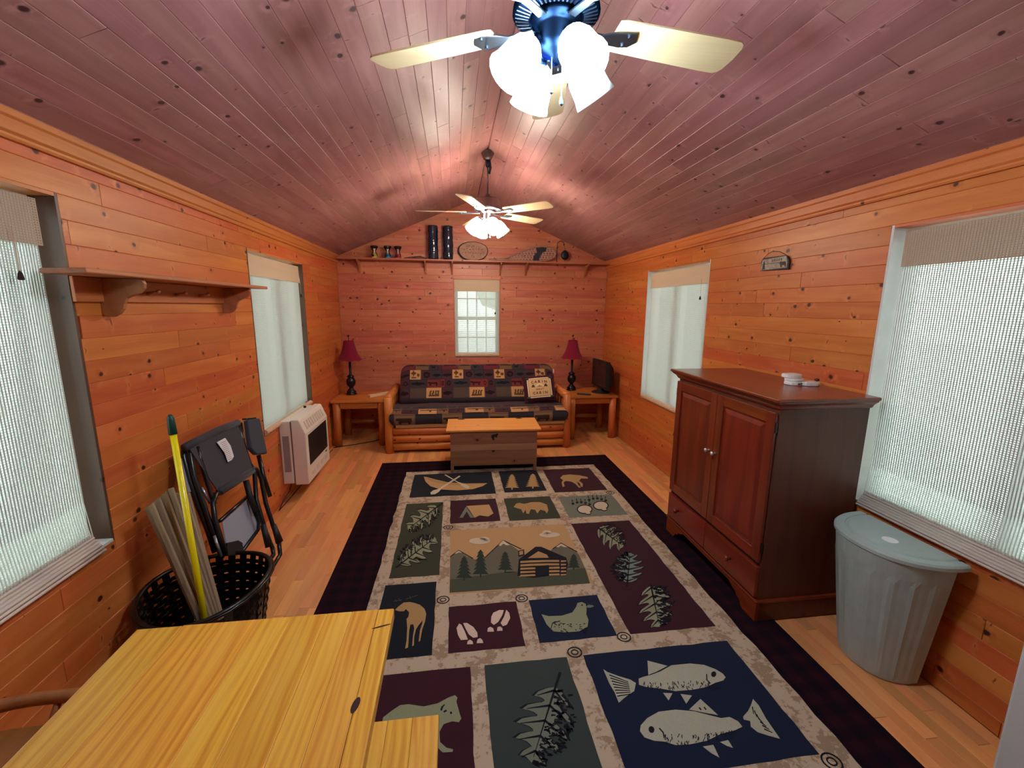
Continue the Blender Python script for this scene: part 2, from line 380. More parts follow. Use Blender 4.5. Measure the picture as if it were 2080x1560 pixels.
M['bronze'] = plain('dark_metal_plate', (38, 44, 48), 0.4, 0.6)
M['grass'] = plain('grass', (196, 200, 190), 0.9, noise=0.08, nscale=2)
M['leaf'] = plain('foliage', (176, 196, 172), 0.8, noise=0.2, nscale=3)
M['trunk'] = plain('tree_bark', (90, 76, 64), 0.9)
M['gable'] = wood('backing_board', (190, 112, 66), (160, 84, 44), ax=1, face=2, kprob=0.3)
M['brownseat'] = wood('brown_seat_wood', (150, 88, 40), (118, 62, 26), ax=1, face=0, ring=90, kprob=0.1)
M['wovenpat'] = painted('futon_tapestry')
# ================================================================== the room
XL, XR, YF, YN = -1.43, 2.06, 5.75, -1.6
ZE, ZR, XM = 2.22, 2.965, 0.315
PIT = 0.0885
SL = math.atan2(ZR - ZE, XM - XL); SC_, SS_ = math.cos(SL), math.sin(SL)
def plank(name, parent, fr, x0, x1, y0, y1, mat, th=0.012, x0t=None, x1t=None, c=0.0022):
    """board: local x along the grain, y across, z out of the wall; fr = (origin, ex, ey, ez). x0t / x1t = end positions on the upper edge"""
    x0t = x0 if x0t is None else x0t; x1t = x1 if x1t is None else x1t
    O, ex, ey, ez = fr
    L = (x0 + x1 + x0t + x1t) / 4; H = (y0 + y1) / 2
    sec = [(y0, 0), (y0, th - c), (y0 + c, th), (y1 - c, th), (y1, th - c), (y1, 0)]
    vs = []
    for e, (lo, hi) in enumerate(((x0, x0t), (x1, x1t))):
        for (yy, zz) in sec:
            k = (yy - y0) / max(1e-6, y1 - y0); xx = lo + (hi - lo) * k
            if zz > th - 1e-6: xx += (0.0012 if e == 0 else -0.0012)
            vs.append((xx - L, yy - H, zz - th))
    fs = [(0, 1, 2, 3, 4, 5)[::1], (11, 10, 9, 8, 7, 6)]
    for i in range(6): fs.append((i, i + 6, (i + 1) % 6 + 6, (i + 1) % 6))
    me = bpy.data.meshes.new(name); me.from_pydata(vs, [], fs); me.materials.append(mat)
    o = bpy.data.objects.new(name, me); COL.objects.link(o)
    P = O + ex * L + ey * H
    m = Matrix(((ex.x, ey.x, ez.x, P.x), (ex.y, ey.y, ez.y, P.y), (ex.z, ey.z, ez.z, P.z), (0, 0, 0, 1)))
    o.matrix_world = m if parent is None else parent.matrix_world.inverted() @ m
    if parent is not None: o.parent = parent; o.matrix_parent_inverse = Matrix(); o.matrix_basis = MW(parent).inverted() @ m
    return o
V = Vector
EX, EY, EZ = V((1, 0, 0)), V((0, 1, 0)), V((0, 0, 1))
WINS_SIDE = [(0.70, 1.87), (3.335, 4.475)]      # y ranges of the two windows of each long wall
WZ0, WZ1 = 0.642, 2.014
FWIN = (0.0, 0.615, 0.955, 1.984)             # window of the far wall
TH = 0.15
def wallmesh(rects, fixed):
    mb = MB()
    for r in rects: mb.box(*fixed(*r))
    return mb
def side_rects(y0, y1, z0, z1):
    out = []; cur = y0
    for (a, b) in WINS_SIDE:
        out.append((cur, a, z0, z1)); out.append((a, b, z0, WZ0)); out.append((a, b, WZ1, z1)); cur = b
    out.append((cur, y1, z0, z1)); return out
def root_struct(mb, name, mat):
    o = mb.build(name, mat); o['kind'] = 'structure'; return o
wall_left = root_struct(wallmesh(side_rects(YN, YF + TH, -0.1, ZE + 0.02), lambda a, b, c, d: ((XL - TH, a, c), (XL - 0.012, b, d))), 'wall_left', M['gable'])
wall_right = root_struct(wallmesh(side_rects(YN, YF + TH, -0.1, ZE + 0.02), lambda a, b, c, d: ((XR + 0.012, a, c), (XR + TH, b, d))), 'wall_right', M['gable'])
mb = MB(); f = FWIN
for (a, b, c, d) in ((XL - 0.012, f[0], -0.1, ZE), (f[1], XR + 0.012, -0.1, ZE), (f[0], f[1], -0.1, f[2]), (f[0], f[1], f[3], ZE)): mb.box((a, YF + 0.012, c), (b, YF + TH, d))
mb.prism([(XL - 0.012, YF + 0.012, ZE), (XR + 0.012, YF + 0.012, ZE), (XM, YF + 0.012, ZR + 0.005)], (0, TH - 0.012, 0))
wall_far = mb.build('wall_far', M['gable'], fix=True); wall_far['kind'] = 'structure'
mb = MB(); mb.box((XL - 0.012, YN - TH, -0.1), (XR + 0.012, YN, ZE)); mb.prism([(XL - 0.012, YN - TH, ZE), (XR + 0.012, YN - TH, ZE), (XM, YN - TH, ZR + 0.005)], (0, TH, 0))
wall_near = mb.build('wall_near', M['gable'], fix=True); wall_near['kind'] = 'structure'
# ceiling shell
mb = MB(); ot = 0.13
def roofpt(x, dz): return ZE + (x - XL) * math.tan(SL) + dz if x <= XM else ZE + (XR - x) * math.tan(SL) + dz
e0, e1 = XL - TH, XR + TH
mb.prism([(e0, YN - TH, roofpt(e0, 0.014)), (XM, YN - TH, roofpt(XM, 0.014)), (e1, YN - TH, roofpt(e1, 0.014)), (e1, YN - TH, roofpt(e1, ot)), (XM, YN - TH, roofpt(XM, ot)), (e0, YN - TH, roofpt(e0, ot))], (0, YF - YN + 2 * TH, 0))
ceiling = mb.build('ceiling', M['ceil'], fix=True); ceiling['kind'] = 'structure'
mb = MB(); mb.box((XL - 0.012, YN, -0.1), (XR + 0.012, YF + 0.012, -0.014))
floor = root_struct(mb, 'floor', M['floor'])
bpy.context.view_layer.update()
def joints(a, b, lo, hi, rng):
    out = [a]; x = a + rng.uniform(0.25, hi)
    while x < b - 0.3: out.append(x); x += rng.uniform(lo, hi)
    out.append(b); return out
def wall_planks(wall, fr, flip, wins, wz0, wz1, a, b, ztop, rng, mat, limf=None):
    """rows of boards with butt joints, cut round the windows"""
    k0 = math.ceil((wz1_ref - 0) / PIT)
    z = wz1_ref - PIT * k0
    while z < ztop - 1e-4:
        z0 = max(0.0, z); z1 = min(z + PIT, ztop); z += PIT
        if z1 - z0 < 0.006: continue
        J = joints(a, b, 1.1, 2.3, rng); segs = []
        for i in range(len(J) - 1): segs.append((J[i], J[i + 1]))
        for (s0, s1) in segs:
            parts = [(s0, s1, z0, z1)]
            for (w0, w1) in wins:
                nxt = []
                for (p0, p1, q0, q1) in parts:
                    if p1 <= w0 or p0 >= w1 or q1 <= wz0 + 1e-4 or q0 >= wz1 - 1e-4: nxt.append((p0, p1, q0, q1)); continue
                    if p0 < w0: nxt.append((p0, w0, q0, q1))
                    if p1 > w1: nxt.append((w1, p1, q0, q1))
                    m0, m1 = max(p0, w0), min(p1, w1)
                    if q0 < wz0 - 0.004: nxt.append((m0, m1, q0, wz0))
                    if q1 > wz1 + 0.004: nxt.append((m0, m1, wz1, q1))
                parts = nxt
            for (p0, p1, q0, q1) in parts:
                if p1 - p0 < 0.01: continue
                g = 0.0004
                if limf:
                    l0, r0 = limf(q0); l1, r1 = limf(q1)
                    A0, A1 = max(p0, l0), max(p0, l1); B0, B1 = min(p1, r0), min(p1, r1)
                    if B0 - A0 < 0.02: continue
                    if B1 < A1: A1 = B1 = (A1 + B1) / 2
                    plank('plank', wall, fr, A0 + g, B0 - g, q0, q1, mat, x0t=A1 + g, x1t=B1 - g)
                elif flip: plank('plank', wall, fr, -p1 + g, -p0 - g, q0, q1, mat)
                else: plank('plank', wall, fr, p0 + g, p1 - g, q0, q1, mat)
wz1_ref = 2.014
rng = random.Random(3)
wall_planks(wall_left, (V((XL, 0, 0)), EY, EZ, EX), False, WINS_SIDE, WZ0, WZ1, -0.4, YF, 2.15, rng, M['pine'])
rng = random.Random(5)
wall_planks(wall_right, (V((XR, 0, 0)), -EY, EZ, -EX), True, WINS_SIDE, WZ0, WZ1, -0.4, YF, 2.15, rng, M['pine'])
rng = random.Random(11)
lim = lambda z: (XL, XR) if z <= ZE else (XL + (z - ZE) / math.tan(SL), XR - (z - ZE) / math.tan(SL))
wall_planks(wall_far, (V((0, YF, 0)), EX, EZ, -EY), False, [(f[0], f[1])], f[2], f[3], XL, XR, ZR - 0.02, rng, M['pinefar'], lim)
# ceiling boards, running the length of the cabin
SLEN = (XM - XL) / SC_
rng = random.Random(21); nrow = int(SLEN / PIT) + 1
for side in (0, 1):
    if side == 0: fr = (V((XL, 0, ZE)), EY, V((SC_, 0, SS_)), V((SS_, 0, -SC_)))
    else: fr = (V((XR, 0, ZE)), -EY, V((-SC_, 0, SS_)), V((-SS_, 0, -SC_)))
    for i in range(nrow):
        y1 = SLEN - i * PIT; y0 = max(y1 - PIT, 0.0)
        if y1 - y0 < 0.01: continue
        J = joints(-0.5, YF, 0.9, 2.2, rng)
        for k in range(len(J) - 1):
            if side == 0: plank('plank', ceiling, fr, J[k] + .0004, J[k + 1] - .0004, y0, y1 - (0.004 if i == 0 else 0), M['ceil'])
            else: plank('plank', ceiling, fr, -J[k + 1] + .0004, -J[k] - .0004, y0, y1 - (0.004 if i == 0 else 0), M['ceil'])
# floor strips
rng = random.Random(31); fr = (V((0, 0, 0)), EY, -EX, EZ); FW = 0.0572
spare = []; cnt = 0; xs = XL
while xs < XR - 0.005:
    xe = min(xs + FW, XR); J = [-0.5]; x = -0.5 + rng.uniform(0.1, 0.6)
    while x < YF - 0.1: J.append(x); x += rng.uniform(0.28, 0.75)
    J.append(YF)
    for k in range(len(J) - 1):
        y0, y1 = J[k], J[k + 1]
        hid = (xs > -0.70 and xe < 1.6 and y1 < 4.3) or y1 < 0.9
        if not hid: spare.append((y0, y1, xs, xe))
        else: spare.append((y0, y1, xs, xe, 1))
    xs = xe
vis = sorted([s for s in spare if len(s) == 4], key=lambda s: s[0])
for (y0, y1, a, b) in vis[:300]: plank('plank', floor, fr, y0 + .0003, y1 - .0003, -b, -a, M['floor'], th=0.014, c=0.0008)
mb = MB()
for s in vis[300:] + [s for s in spare if len(s) == 5]:
    mb.box((s[2] + .0003, s[0] + .0003, -0.014), (s[3] - .0003, s[1] - .0003, -0.0002))
o = mb.build('plank_field', M['floorx'] if 'floorx' in M else M['floor'], floor); o['kind'] = 'stuff'

# crown boards along both eaves
def crown(name, X, s):
    prof = [(0, 2.142), (0.014, 2.142), (0.018, 2.150), (0.018, 2.158), (0.026, 2.166), (0.026, 2.205), (0.032, 2.212), (0.032, 2.2335), (0, 2.2198)]
    mb = MB(); mb.prism([(X + s * a, -0.4, z) for a, z in prof], (0, YF + 0.4 - 0.001, 0))
    o = mb.build(name, M['trim'], fix=True); o['kind'] = 'structure'
crown('trim_1', XL, 1); crown('trim_2', XR, -1)

# ------------------------------------------------------------------ windows and shades
def reeds(mb, fr, w, z0, z1, pitch=0.0086, hh=0.0073, th=0.0016, thr=0.0108, tw=0.0046, wave=None):
    """horizontal reeds bound by upright threads; fr = (origin, along, outward)"""
    O, e, n = fr; z = z0
    def off(z): return wave(z) if wave else 0.0
    while z < z1:
        zz = min(z + hh, z1); o0 = n * off(z)
        c = [O + e * a + n * b + EZ * h + o0 for a in (0, w) for b in (0, th) for h in (z, zz)]
        mb.add([c[0], c[1], c[3], c[2], c[4], c[5], c[7], c[6]], [(0, 1, 2, 3), (7, 6, 5, 4), (0, 4, 5, 1), (1, 5, 6, 2), (2, 6, 7, 3), (3, 7, 4, 0)], 0)
        z += pitch
    x = thr / 2
    nz = 8 if wave else 1
    while x < w:
        for k in range(nz):
            za, zb = z0 + (z1 - z0) * k / nz, z0 + (z1 - z0) * (k + 1) / nz
            A = O + e * x + n * (th + off(za)); B = O + e * x + n * (th + off(zb))
            c = [A + EZ * za, A + e * tw + EZ * za, B + e * tw + EZ * zb, B + EZ * zb]
            mb.add(c + [p + n * 0.0008 for p in c], [(0, 1, 2, 3), (7, 6, 5, 4), (0, 4, 5, 1), (1, 5, 6, 2), (2, 6, 7, 3), (3, 7, 4, 0)], 0)
        x += thr
def window_unit(num, O, e, n, w, z0, z1, jm, sd, muntins=False):
    """O: wall-face point at the window's start (z=0), e along, n into the room"""
    out = -n; D = 0.088
    def bx(mb, a0, a1, d0, d1, h0, h1):
        c = [O + e * a + out * d + EZ * h for a in (a0, a1) for d in (d0, d1) for h in (h0, h1)]
        mb.add([c[0], c[1], c[3], c[2], c[4], c[5], c[7], c[6]], [(0, 1, 2, 3), (7, 6, 5, 4), (0, 4, 5, 1), (1, 5, 6, 2), (2, 6, 7, 3), (3, 7, 4, 0)])
    root = thing('window_%d' % num, None, None, O + e * (w / 2) + EZ * z0, kind='structure')
    jt = 0.012
    for (a0, a1) in ((0, jt), (w - jt, w)):
        mb = MB(); bx(mb, a0, a1, 0.0, D + 0.05, z0, z1); mb.build('jamb', jm[0] if a0 == 0 else jm[1], root, fix=True)
    mb = MB(); bx(mb, jt, w - jt, 0, D + 0.05, z1 - jt, z1); mb.build('head_jamb', M['trim'] if abs(e.y) > .5 else M['trimx'], root, fix=True)
    mb = MB(); bx(mb, jt, w - jt, -0.004, D + 0.05, z0, z0 + jt); mb.build('sill', M['jambw'], root, fix=True)
    fw = 0.045; d0, d1 = D, D + 0.045
    mb = MB()
    bx(mb, jt, jt + fw, d0, d1, z0 + jt, z1 - jt); bx(mb, w - jt - fw, w - jt, d0, d1, z0 + jt, z1 - jt)
    bx(mb, jt + fw, w - jt - fw, d0, d1, z0 + jt, z0 + jt + fw); bx(mb, jt + fw, w - jt - fw, d0, d1, z1 - jt - fw, z1 - jt)
    mb.build('window_frame', M['vinyl'], root, fix=True)
    mb = MB()
    if muntins:
        zm = z0 + (z1 - z0) * 0.5
        bx(mb, jt + fw, w - jt - fw, d0 + .01, d1, zm - 0.02, zm + 0.02); mb.build('meeting_rail', M['vinyl'], root, fix=True)
        for i in range(1, 4):
            mb = MB(); x = jt + fw + (w - 2 * jt - 2 * fw) * i / 4; bx(mb, x - .009, x + .009, d0 + .016, d1 - .012, z0 + jt + fw, z1 - jt - fw); mb.build('muntin', M['vinyl'], root, fix=True)
        for h in ((z0 + zm) / 2, (z1 + zm) / 2):
            mb = MB(); bx(mb, jt + fw, w - jt - fw, d0 + .016, d1 - .012, h - .009, h + .009); mb.build('muntin', M['vinyl'], root, fix=True)
    else:
        bx(mb, w / 2 - .03, w / 2 + .03, d0 + .008, d1, z0 + jt + fw, z1 - jt - fw); mb.build('meeting_stile', M['vinyl'], root, fix=True)
    mb = MB(); bx(mb, jt + fw - .005, w - jt - fw + .005, d0 + .024, d0 + .028, z0 + jt + fw - .005, z1 - jt - fw + .005); mb.build('glass_pane', M['glass'], root, fix=True)
    return root
def shade(O, e, n, a0, a1, z0, z1, label, kind, grp=None, cordx=None, bow=0.0, clen=0.10):
    """woven shade hung in the window opening; kind 'fold' or 'roll' for its foot"""
    root = thing('woven_shade', label, 'window shade', O + e * ((a0 + a1) / 2) + EZ * z0 - n * 0.02, group=grp)
    w = a1 - a0; dep = 0.028
    mb = MB(); wave = (lambda z: bow * math.exp(-((z - z0) / 0.05) ** 2))
    reeds(mb, (O + e * a0 - n * dep, e, n), w, z0 + 0.03, z1 - 0.02, wave=wave); s = mb.build('woven_panel', M['reed'], root, fix=False); s['kind'] = 'stuff'
    mb = MB()
    if kind == 'fold':
        reeds(mb, (O + e * (a0 + 0.001) - n * 0.012, e, n), w - 0.002, z1 - 0.165, z1 - 0.006, hh=0.0072, thr=0.0108)
        v = mb.build('valance', M['valance2'], root); v['kind'] = 'stuff'
        mb = MB(); P = O + e * a0
        for i in range(7):
            zz = z0 - 0.012 + i * 0.0105; d = -0.006 + 0.020 * math.sin(min(1, i / 3.0) * PI * 0.5) - 0.0048 * i * (i > 3)
            c0 = P + n * (0.022 - 0.007 * i) + EZ * zz
            mb.tube([c0, c0 + e * w], 0.0058, 6)
        h = mb.build('bottom_fold', M['reed2'], root, smooth=True); h['kind'] = 'stuff'
    else:
        c = []
        for k, (d, z) in enumerate(((0.010, z1 - 0.006), (0.012, z1 - 0.08), (0.018, z1 - 0.150), (0.020, z1 - 0.158))):
            c.append((d, z))
        for k in range(3):
            (da, za), (db, zb) = c[k], c[k + 1]
            A = O + e * (a0 - 0.002); w2 = w + 0.004
            q = [A - n * (0.03 - da) + EZ * za, A + e * w2 - n * (0.03 - da) + EZ * za, A + e * w2 - n * (0.03 - db) + EZ * zb, A - n * (0.03 - db) + EZ * zb]
            mb.add(q + [p - n * 0.003 for p in q], [(0, 1, 2, 3), (7, 6, 5, 4), (0, 4, 5, 1), (1, 5, 6, 2), (2, 6, 7, 3), (3, 7, 4, 0)])
        mb.build('valance', M['valance'], root, fix=False)
        mb = MB(); P = O + e * (a0 + 0.004) + EZ * (z0 + 0.014) + n * 0.004
        mb.tube([P, P + e * (w - 0.008)], 0.022, 14); mb.build('bottom_roll', M['hem'], root, smooth=False)
    if cordx is not None:
        P = O + e * cordx + n * 0.006
        mb = MB(); mb.tube([P + EZ * (z1 - 0.12), P + EZ * (z1 - 0.16 - clen)], 0.0014, 5); mb.build('pull_cord', M['hem'], root)
        mb = MB(); mb.lathe([(0.002, 0.03), (0.006, 0.022), (0.009, 0.004), (0.007, 0)], P + EZ * (z1 - 0.19 - clen), n=8); mb.build('cord_tassel', M['dkbrown'], root, smooth=True)
    return root
M['valance2'] = cloth_trans('shade_valance_reeds', (206, 182, 156), 0.3, (206, 190, 160))
M['reed2'] = plain('shade_fold_reeds', (216, 200, 186), 0.7)
jb = M['jamb']; jw = M['jambw']
for i, (a, b) in enumerate(WINS_SIDE):
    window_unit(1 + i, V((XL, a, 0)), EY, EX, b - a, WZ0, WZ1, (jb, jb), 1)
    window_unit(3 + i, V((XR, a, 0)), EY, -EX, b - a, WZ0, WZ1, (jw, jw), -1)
window_unit(5, V((f[0], YF, 0)), EX, -EY, f[1] - f[0], f[2], f[3], (M['trim'], M['trim']), 0, muntins=True)
a, b = WINS_SIDE[0]; wn = b - a
shade(V((XL, a, 0)), EY, EX, 0.012, wn - 0.080, WZ0 + 0.012, WZ1 - 0.03, 'pale woven reed shade on the near left window, beside the long wall shelf', 'fold', bow=0.02, cordx=wn - 0.2)
shade(V((XR, a, 0)), EY, -EX, 0.012, wn - 0.060, WZ0 + 0.012, WZ1 - 0.03, 'large woven reed shade on the near right window, above the sage bin', 'fold', bow=0.02)
a, b = WINS_SIDE[1]; wn = b - a
shade(V((XL, a, 0)), EY, EX, 0.004, wn - 0.065, WZ0 + 0.012, WZ1 - 0.03, 'pale roller shade with tan valance on the left window above the wall heater', 'roll', cordx=wn - 0.12)
shade(V((XR, a, 0)), EY, -EX, 0.030, wn - 0.050, WZ0 + 0.012, WZ1 - 0.03, 'pale roller shade with tan valance on the right window behind the armoire', 'roll', cordx=0.10)
shade(V((f[0], YF, 0)), EX, -EY, 0.012, f[1] - f[0] - 0.012, f[2] + 0.012, f[3] - 0.012, 'small pale roller shade on the far window above the futon', 'roll', cordx=f[1] - f[0] - 0.07, clen=0.26)
# near-side white door leaf edge / appliance at the right wall
fr_ = thing('small_refrigerator', 'white enamelled appliance at the right wall, cut off by the lower right corner', 'refrigerator', (1.88, 0.62, 0))
mb = MB(); mb.box((1.70, 0.32, 0.03), (2.035, 0.915, 0.80)); mb.build('cabinet', M['appl'], fr_, bev=0.008)
mb = MB(); mb.box((1.655, 0.325, 0.05), (1.697, 0.905, 0.79)); mb.build('door', M['appl'], fr_, bev=0.01)
mb = MB(); mb.tube([(1.655, 0.37, 0.60), (1.63, 0.37, 0.60), (1.63, 0.37, 0.75), (1.655, 0.37, 0.75)], 0.008, 8); mb.build('handle', M['steel'], fr_)
for (x, y) in ((1.73, .36), (2.0, .36), (1.73, .87), (2.0, .87)):
    mb = MB(); mb.lathe([(0.02, 0), (0.02, 0.03)], (x, y, 0), n=10); mb.build('foot', M['blackmatt'], fr_)

# ------------------------------------------------------------------ outside
mb = MB(); mb.box((-30, -25, -0.9), (32, 40, -0.6)); g = mb.build('ground', M['grass']); g['kind'] = 'structure'
def tree(x, y, h, r, label, seed, grp='trees outside the windows'):
    rg = random.Random(seed); root = thing('tree', label, 'tree', (x, y, -0.6), group=grp)
    mb = MB(); mb.tube([(x, y, -0.6), (x + .05, y, h * .4), (x, y + .05, h * .8)], [.16, .12, .05], 8); mb.build('trunk', M['trunk'], root, smooth=True)
    mb = MB()
    for i in range(26):
        t = rg.random(); a = rg.uniform(0, 2 * PI); rr = r * (1 - 0.55 * t) * rg.uniform(.2, 1); s = r * rg.uniform(.22, .42)
        mb.ball((x + rr * math.cos(a), y + rr * math.sin(a), h * (.28 + .72 * t)), (s, s, s * .8), 8)
    mb.build('crown', M['leaf'], root, smooth=True)
for i, (x, y, h, r, lb) in enumerate(((-9, 2.5, 5, 1.6, 'leafy green tree outside the near left window'), (-9, 9.5, 6, 1.8, 'leafy green tree outside the left window above the heater'), (13, -4, 5.5, 1.7, 'leafy green tree outside the near right window'), (11, 11.5, 6, 1.8, 'leafy green tree outside the right window behind the armoire'), (2.5, 17, 6, 2.0, 'leafy green tree outside the far window'))):
    tree(x, y, h, r, lb, 50 + i)
# ================================================================== the rug
def c1(x, y): return (680 + x * .38462, 900 + y * .38462)
def c2(x, y): return (680 + x * .38462, 1150 + y * .38462)
def c5(x, y): return (1280 + x * .28846, 1260 + y * .28846)
def c6(x, y): return (740 + x * .23072, 1200 + y * .23077)
RC = {'navy': (16, 32, 62), 'teal': (14, 26, 38), 'wine': (64, 24, 38), 'olive': (62, 66, 50), 'slate': (58, 70, 68), 'sage': (112, 120, 106), 'tan': (190, 150, 104), 'cream': (206, 192, 166),
      'rose': (214, 190, 172), 'grey': (104, 100, 84), 'ink': (20, 22, 36), 'border': (30, 12, 22), 'log': (196, 172, 140), 'fish': (176, 176, 156), 'leafg': (142, 146, 116), 'leafb': (120, 136, 126), 'tree': (40, 54, 46), 'orange': (176, 140, 92), 'dgreen': (70, 76, 60)}
RDK = {'navy': .82, 'teal': .8, 'wine': .82, 'olive': .85, 'slate': .85, 'ink': .8, 'rose': .93}
for k, v in RC.items():
    if k == 'log':
        t = NT('rug_log'); tcn = t.n('TexCoord'); nz = t.noise(tcn.outputs['Object'], 45, 4, 0.65); n2 = t.noise(tcn.outputs['Object'], 9, 2)
        m1 = t.math('MULTIPLY', t.smooth(t.math('ADD', nz, t.math('MULTIPLY', t.math('SUBTRACT', n2, .5), .9)), .50, .60), .75)
        p = t.prin(t.mix(m1, rgba((178, 160, 138)), rgba((132, 108, 86))), .95); p.inputs['Specular IOR Level'].default_value = .1; M['rug_log'] = t.fin(p.outputs[0])
    elif k == 'border':
        t = NT('rug_border'); tcn = t.n('TexCoord'); sx = t.n('SeparateXYZ'); t.l(tcn.outputs['Object'], sx.inputs[0])
        ck = t.math('MULTIPLY', t.smooth(t.math('SINE', t.math('MULTIPLY', sx.outputs[0], 62)), -.3, .3), 1.0)
        ck2 = t.smooth(t.math('SINE', t.math('MULTIPLY', sx.outputs[1], 62)), -.3, .3)
        col = t.mix(t.math('MULTIPLY', t.math('ADD', ck, ck2), .5), rgba((18, 10, 22)), rgba((38, 13, 22)))
        p = t.prin(col, .95); p.inputs['Specular IOR Level'].default_value = .1; M['rug_border'] = t.fin(p.outputs[0])
    else: M['rug_' + k] = fabric('rug_' + k, tuple(int(q * RDK.get(k, .92)) for q in v), 0.14, 150)
rug = thing('area_rug', 'lodge patchwork area rug with canoe, cabin, fish and leaf panels, dark plaid border', 'rug', (0.445, 2.55, 0))
RX0, RX1, RY0, RY1 = -0.76, 1.65, 0.66, 4.395
def slab(name, x0, x1, y0, y1, z0, z1, mat, parent, wob=0.0, seed=1, step=0.09):
    rg = random.Random(seed); P = []
    def edge(a, b):
        L = (V(b) - V(a)).length; k = max(1, int(L / step)) if wob else 1; nn = V((-(b[1] - a[1]), b[0] - a[0])).normalized() if L > 0 else V((0, 0))
        for i in range(k): q = V(a) + (V(b) - V(a)) * (i / k); o = rg.uniform(-wob, wob) if i else 0; P.append((q.x + nn.x * o, q.y + nn.y * o, z0))
    c = [(x0, y0), (x1, y0), (x1, y1), (x0, y1)]
    for i in range(4): edge(c[i], c[(i + 1) % 4])
    mb = MB(); mb.prism(P, (0, 0, z1 - z0)); return mb.build(name, mat, parent, fix=True)
slab('border', RX0, RX1, RY0, RY1, 0.0005, 0.0075, M['rug_border'], rug)
slab('log_frame', -0.485, 1.425, 1.02, 4.11, 0.0075, 0.0090, M['rug_log'], rug, .006, 5)
PAN = {'canoe': (-.40, .345, 3.52, 4.03, 'teal'), 'pine': (.42, .80, 3.53, 4.03, 'teal'), 'deer': (.865, 1.345, 3.48, 4.02, 'wine'), 'leafl': (-.41, -.11, 2.405, 3.40, 'olive'), 'tent': (-.05, .33, 3.03, 3.42, 'wine'),
       'bear': (.40, .80, 3.02, 3.41, 'olive'), 'paw': (.87, 1.345, 3.015, 3.39, 'sage'), 'cabin': (-.05, .80, 2.215, 2.925, 'tan'), 'leafr': (.855, 1.315, 1.80, 2.92, 'wine'), 'moose': (-.42, -.125, 1.79, 2.34, 'teal'),
       'hoof': (-.05, .32, 1.79, 2.11, 'wine'), 'duck': (.39, .785, 1.80, 2.11, 'navy'), 'bigbear': (-.42, .05, 1.12, 1.70, 'wine'), 'bigleaf': (.115, .50, 1.12, 1.70, 'slate'), 'fish': (.58, 1.31, 1.15, 1.70, 'navy')}
PO = {}
for i, (k, (x0, x1, y0, y1, c)) in enumerate(PAN.items()):
    PO[k] = slab('picture_panel', x0, x1, y0, y1, 0.0090, 0.0102, M['rug_' + c], rug, .003, 40 + i, .06)
ZM = 0.0102
def layer(mb, cf, pts, m, lv=0):
    z = ZM + 0.0010 * lv
    P = [onZ(*cf(*p), z) for p in pts]
    Q = [P[0]]
    for p in P[1:]:
        if (p - Q[-1]).length > 1e-4: Q.append(p)
    mb.prism(Q, (0, 0, 0.0011), m)
def oval(cx, cy, rx, ry, n=14, rot=0):
    r = math.radians(rot); return [(cx + rx * math.cos(2 * PI * i / n) * math.cos(r) - ry * math.sin(2 * PI * i / n) * math.sin(r), cy + rx * math.cos(2 * PI * i / n) * math.sin(r) + ry * math.sin(2 * PI * i / n) * math.cos(r)) for i in range(n)]
def bar(x0, y0, x1, y1, w0, w1=None):
    w1 = w0 if w1 is None else w1; dx, dy = x1 - x0, y1 - y0; L = math.hypot(dx, dy); nx, ny = -dy / L, dx / L
    return [(x0 + nx * w0, y0 + ny * w0), (x1 + nx * w1, y1 + ny * w1), (x1 - nx * w1, y1 - ny * w1), (x0 - nx * w0, y0 - ny * w0)]
def motif(name, pk, cf, layers, mats):
    mb = MB()
    for (pts, m, lv) in layers: layer(mb, cf, pts, m, lv)
    return mb.build(name, [M['rug_' + x] for x in mats], PO[pk], fix=True)
# canoe and paddles
motif('canoe_figure', 'canoe', c1, [
    ([(470, 178), (488, 180), (530, 192), (600, 208), (700, 214), (805, 212), (780, 228), (730, 243), (650, 250), (560, 245), (505, 228), (480, 205)], 0, 0),
    ([(478, 182), (560, 203), (650, 214), (800, 213), (700, 224), (600, 220), (520, 203)], 1, 1),
    ([(578, 168), (586, 166), (650, 205), (700, 222), (712, 232), (705, 240), (688, 237), (672, 226), (655, 212)], 2, 2),
    ([(658, 172), (664, 176), (560, 245), (550, 258), (530, 270), (508, 272), (505, 262), (520, 250), (545, 243)], 2, 2)], ['tan', 'orange', 'cream'])
def pinetree(cx, top, bot, w, tiers, trunk=10):
    L = [(cx, top)]; h = bot - top - trunk
    R = []
    for i in range(tiers):
        f = (i + 1) / tiers; ww = w * (0.3 + 0.7 * f); y = top + h * f
        L.append((cx - ww, y)); L.append((cx - ww * .5, y - h / tiers * .25)) if i < tiers - 1 else None
        R.append((cx + ww, y)); R.append((cx + ww * .5, y - h / tiers * .25)) if i < tiers - 1 else None
    tr = [(cx - 4, bot - trunk), (cx - 4, bot), (cx + 4, bot), (cx + 4, bot - trunk)]
    return L + tr + R[::-1]
motif('pine_tree_figure', 'pine', c1, [(pinetree(936, 165, 246, 38, 7), 0, 0), (pinetree(1046, 162, 240, 38, 7), 0, 0)], ['orange'])
motif('deer_figure', 'deer', c1, [([(1190, 185), (1205, 170), (1240, 166), (1290, 170), (1335, 180), (1337, 188), (1300, 187), (1290, 200), (1310, 215), (1308, 232), (1298, 228), (1295, 214), (1278, 202), (1286, 222), (1300, 234), (1290, 236), (1270, 215), (1250, 204), (1220, 200), (1208, 208), (1214, 228), (1204, 232), (1198, 210), (1206, 195)], 0, 0)], ['orange'])
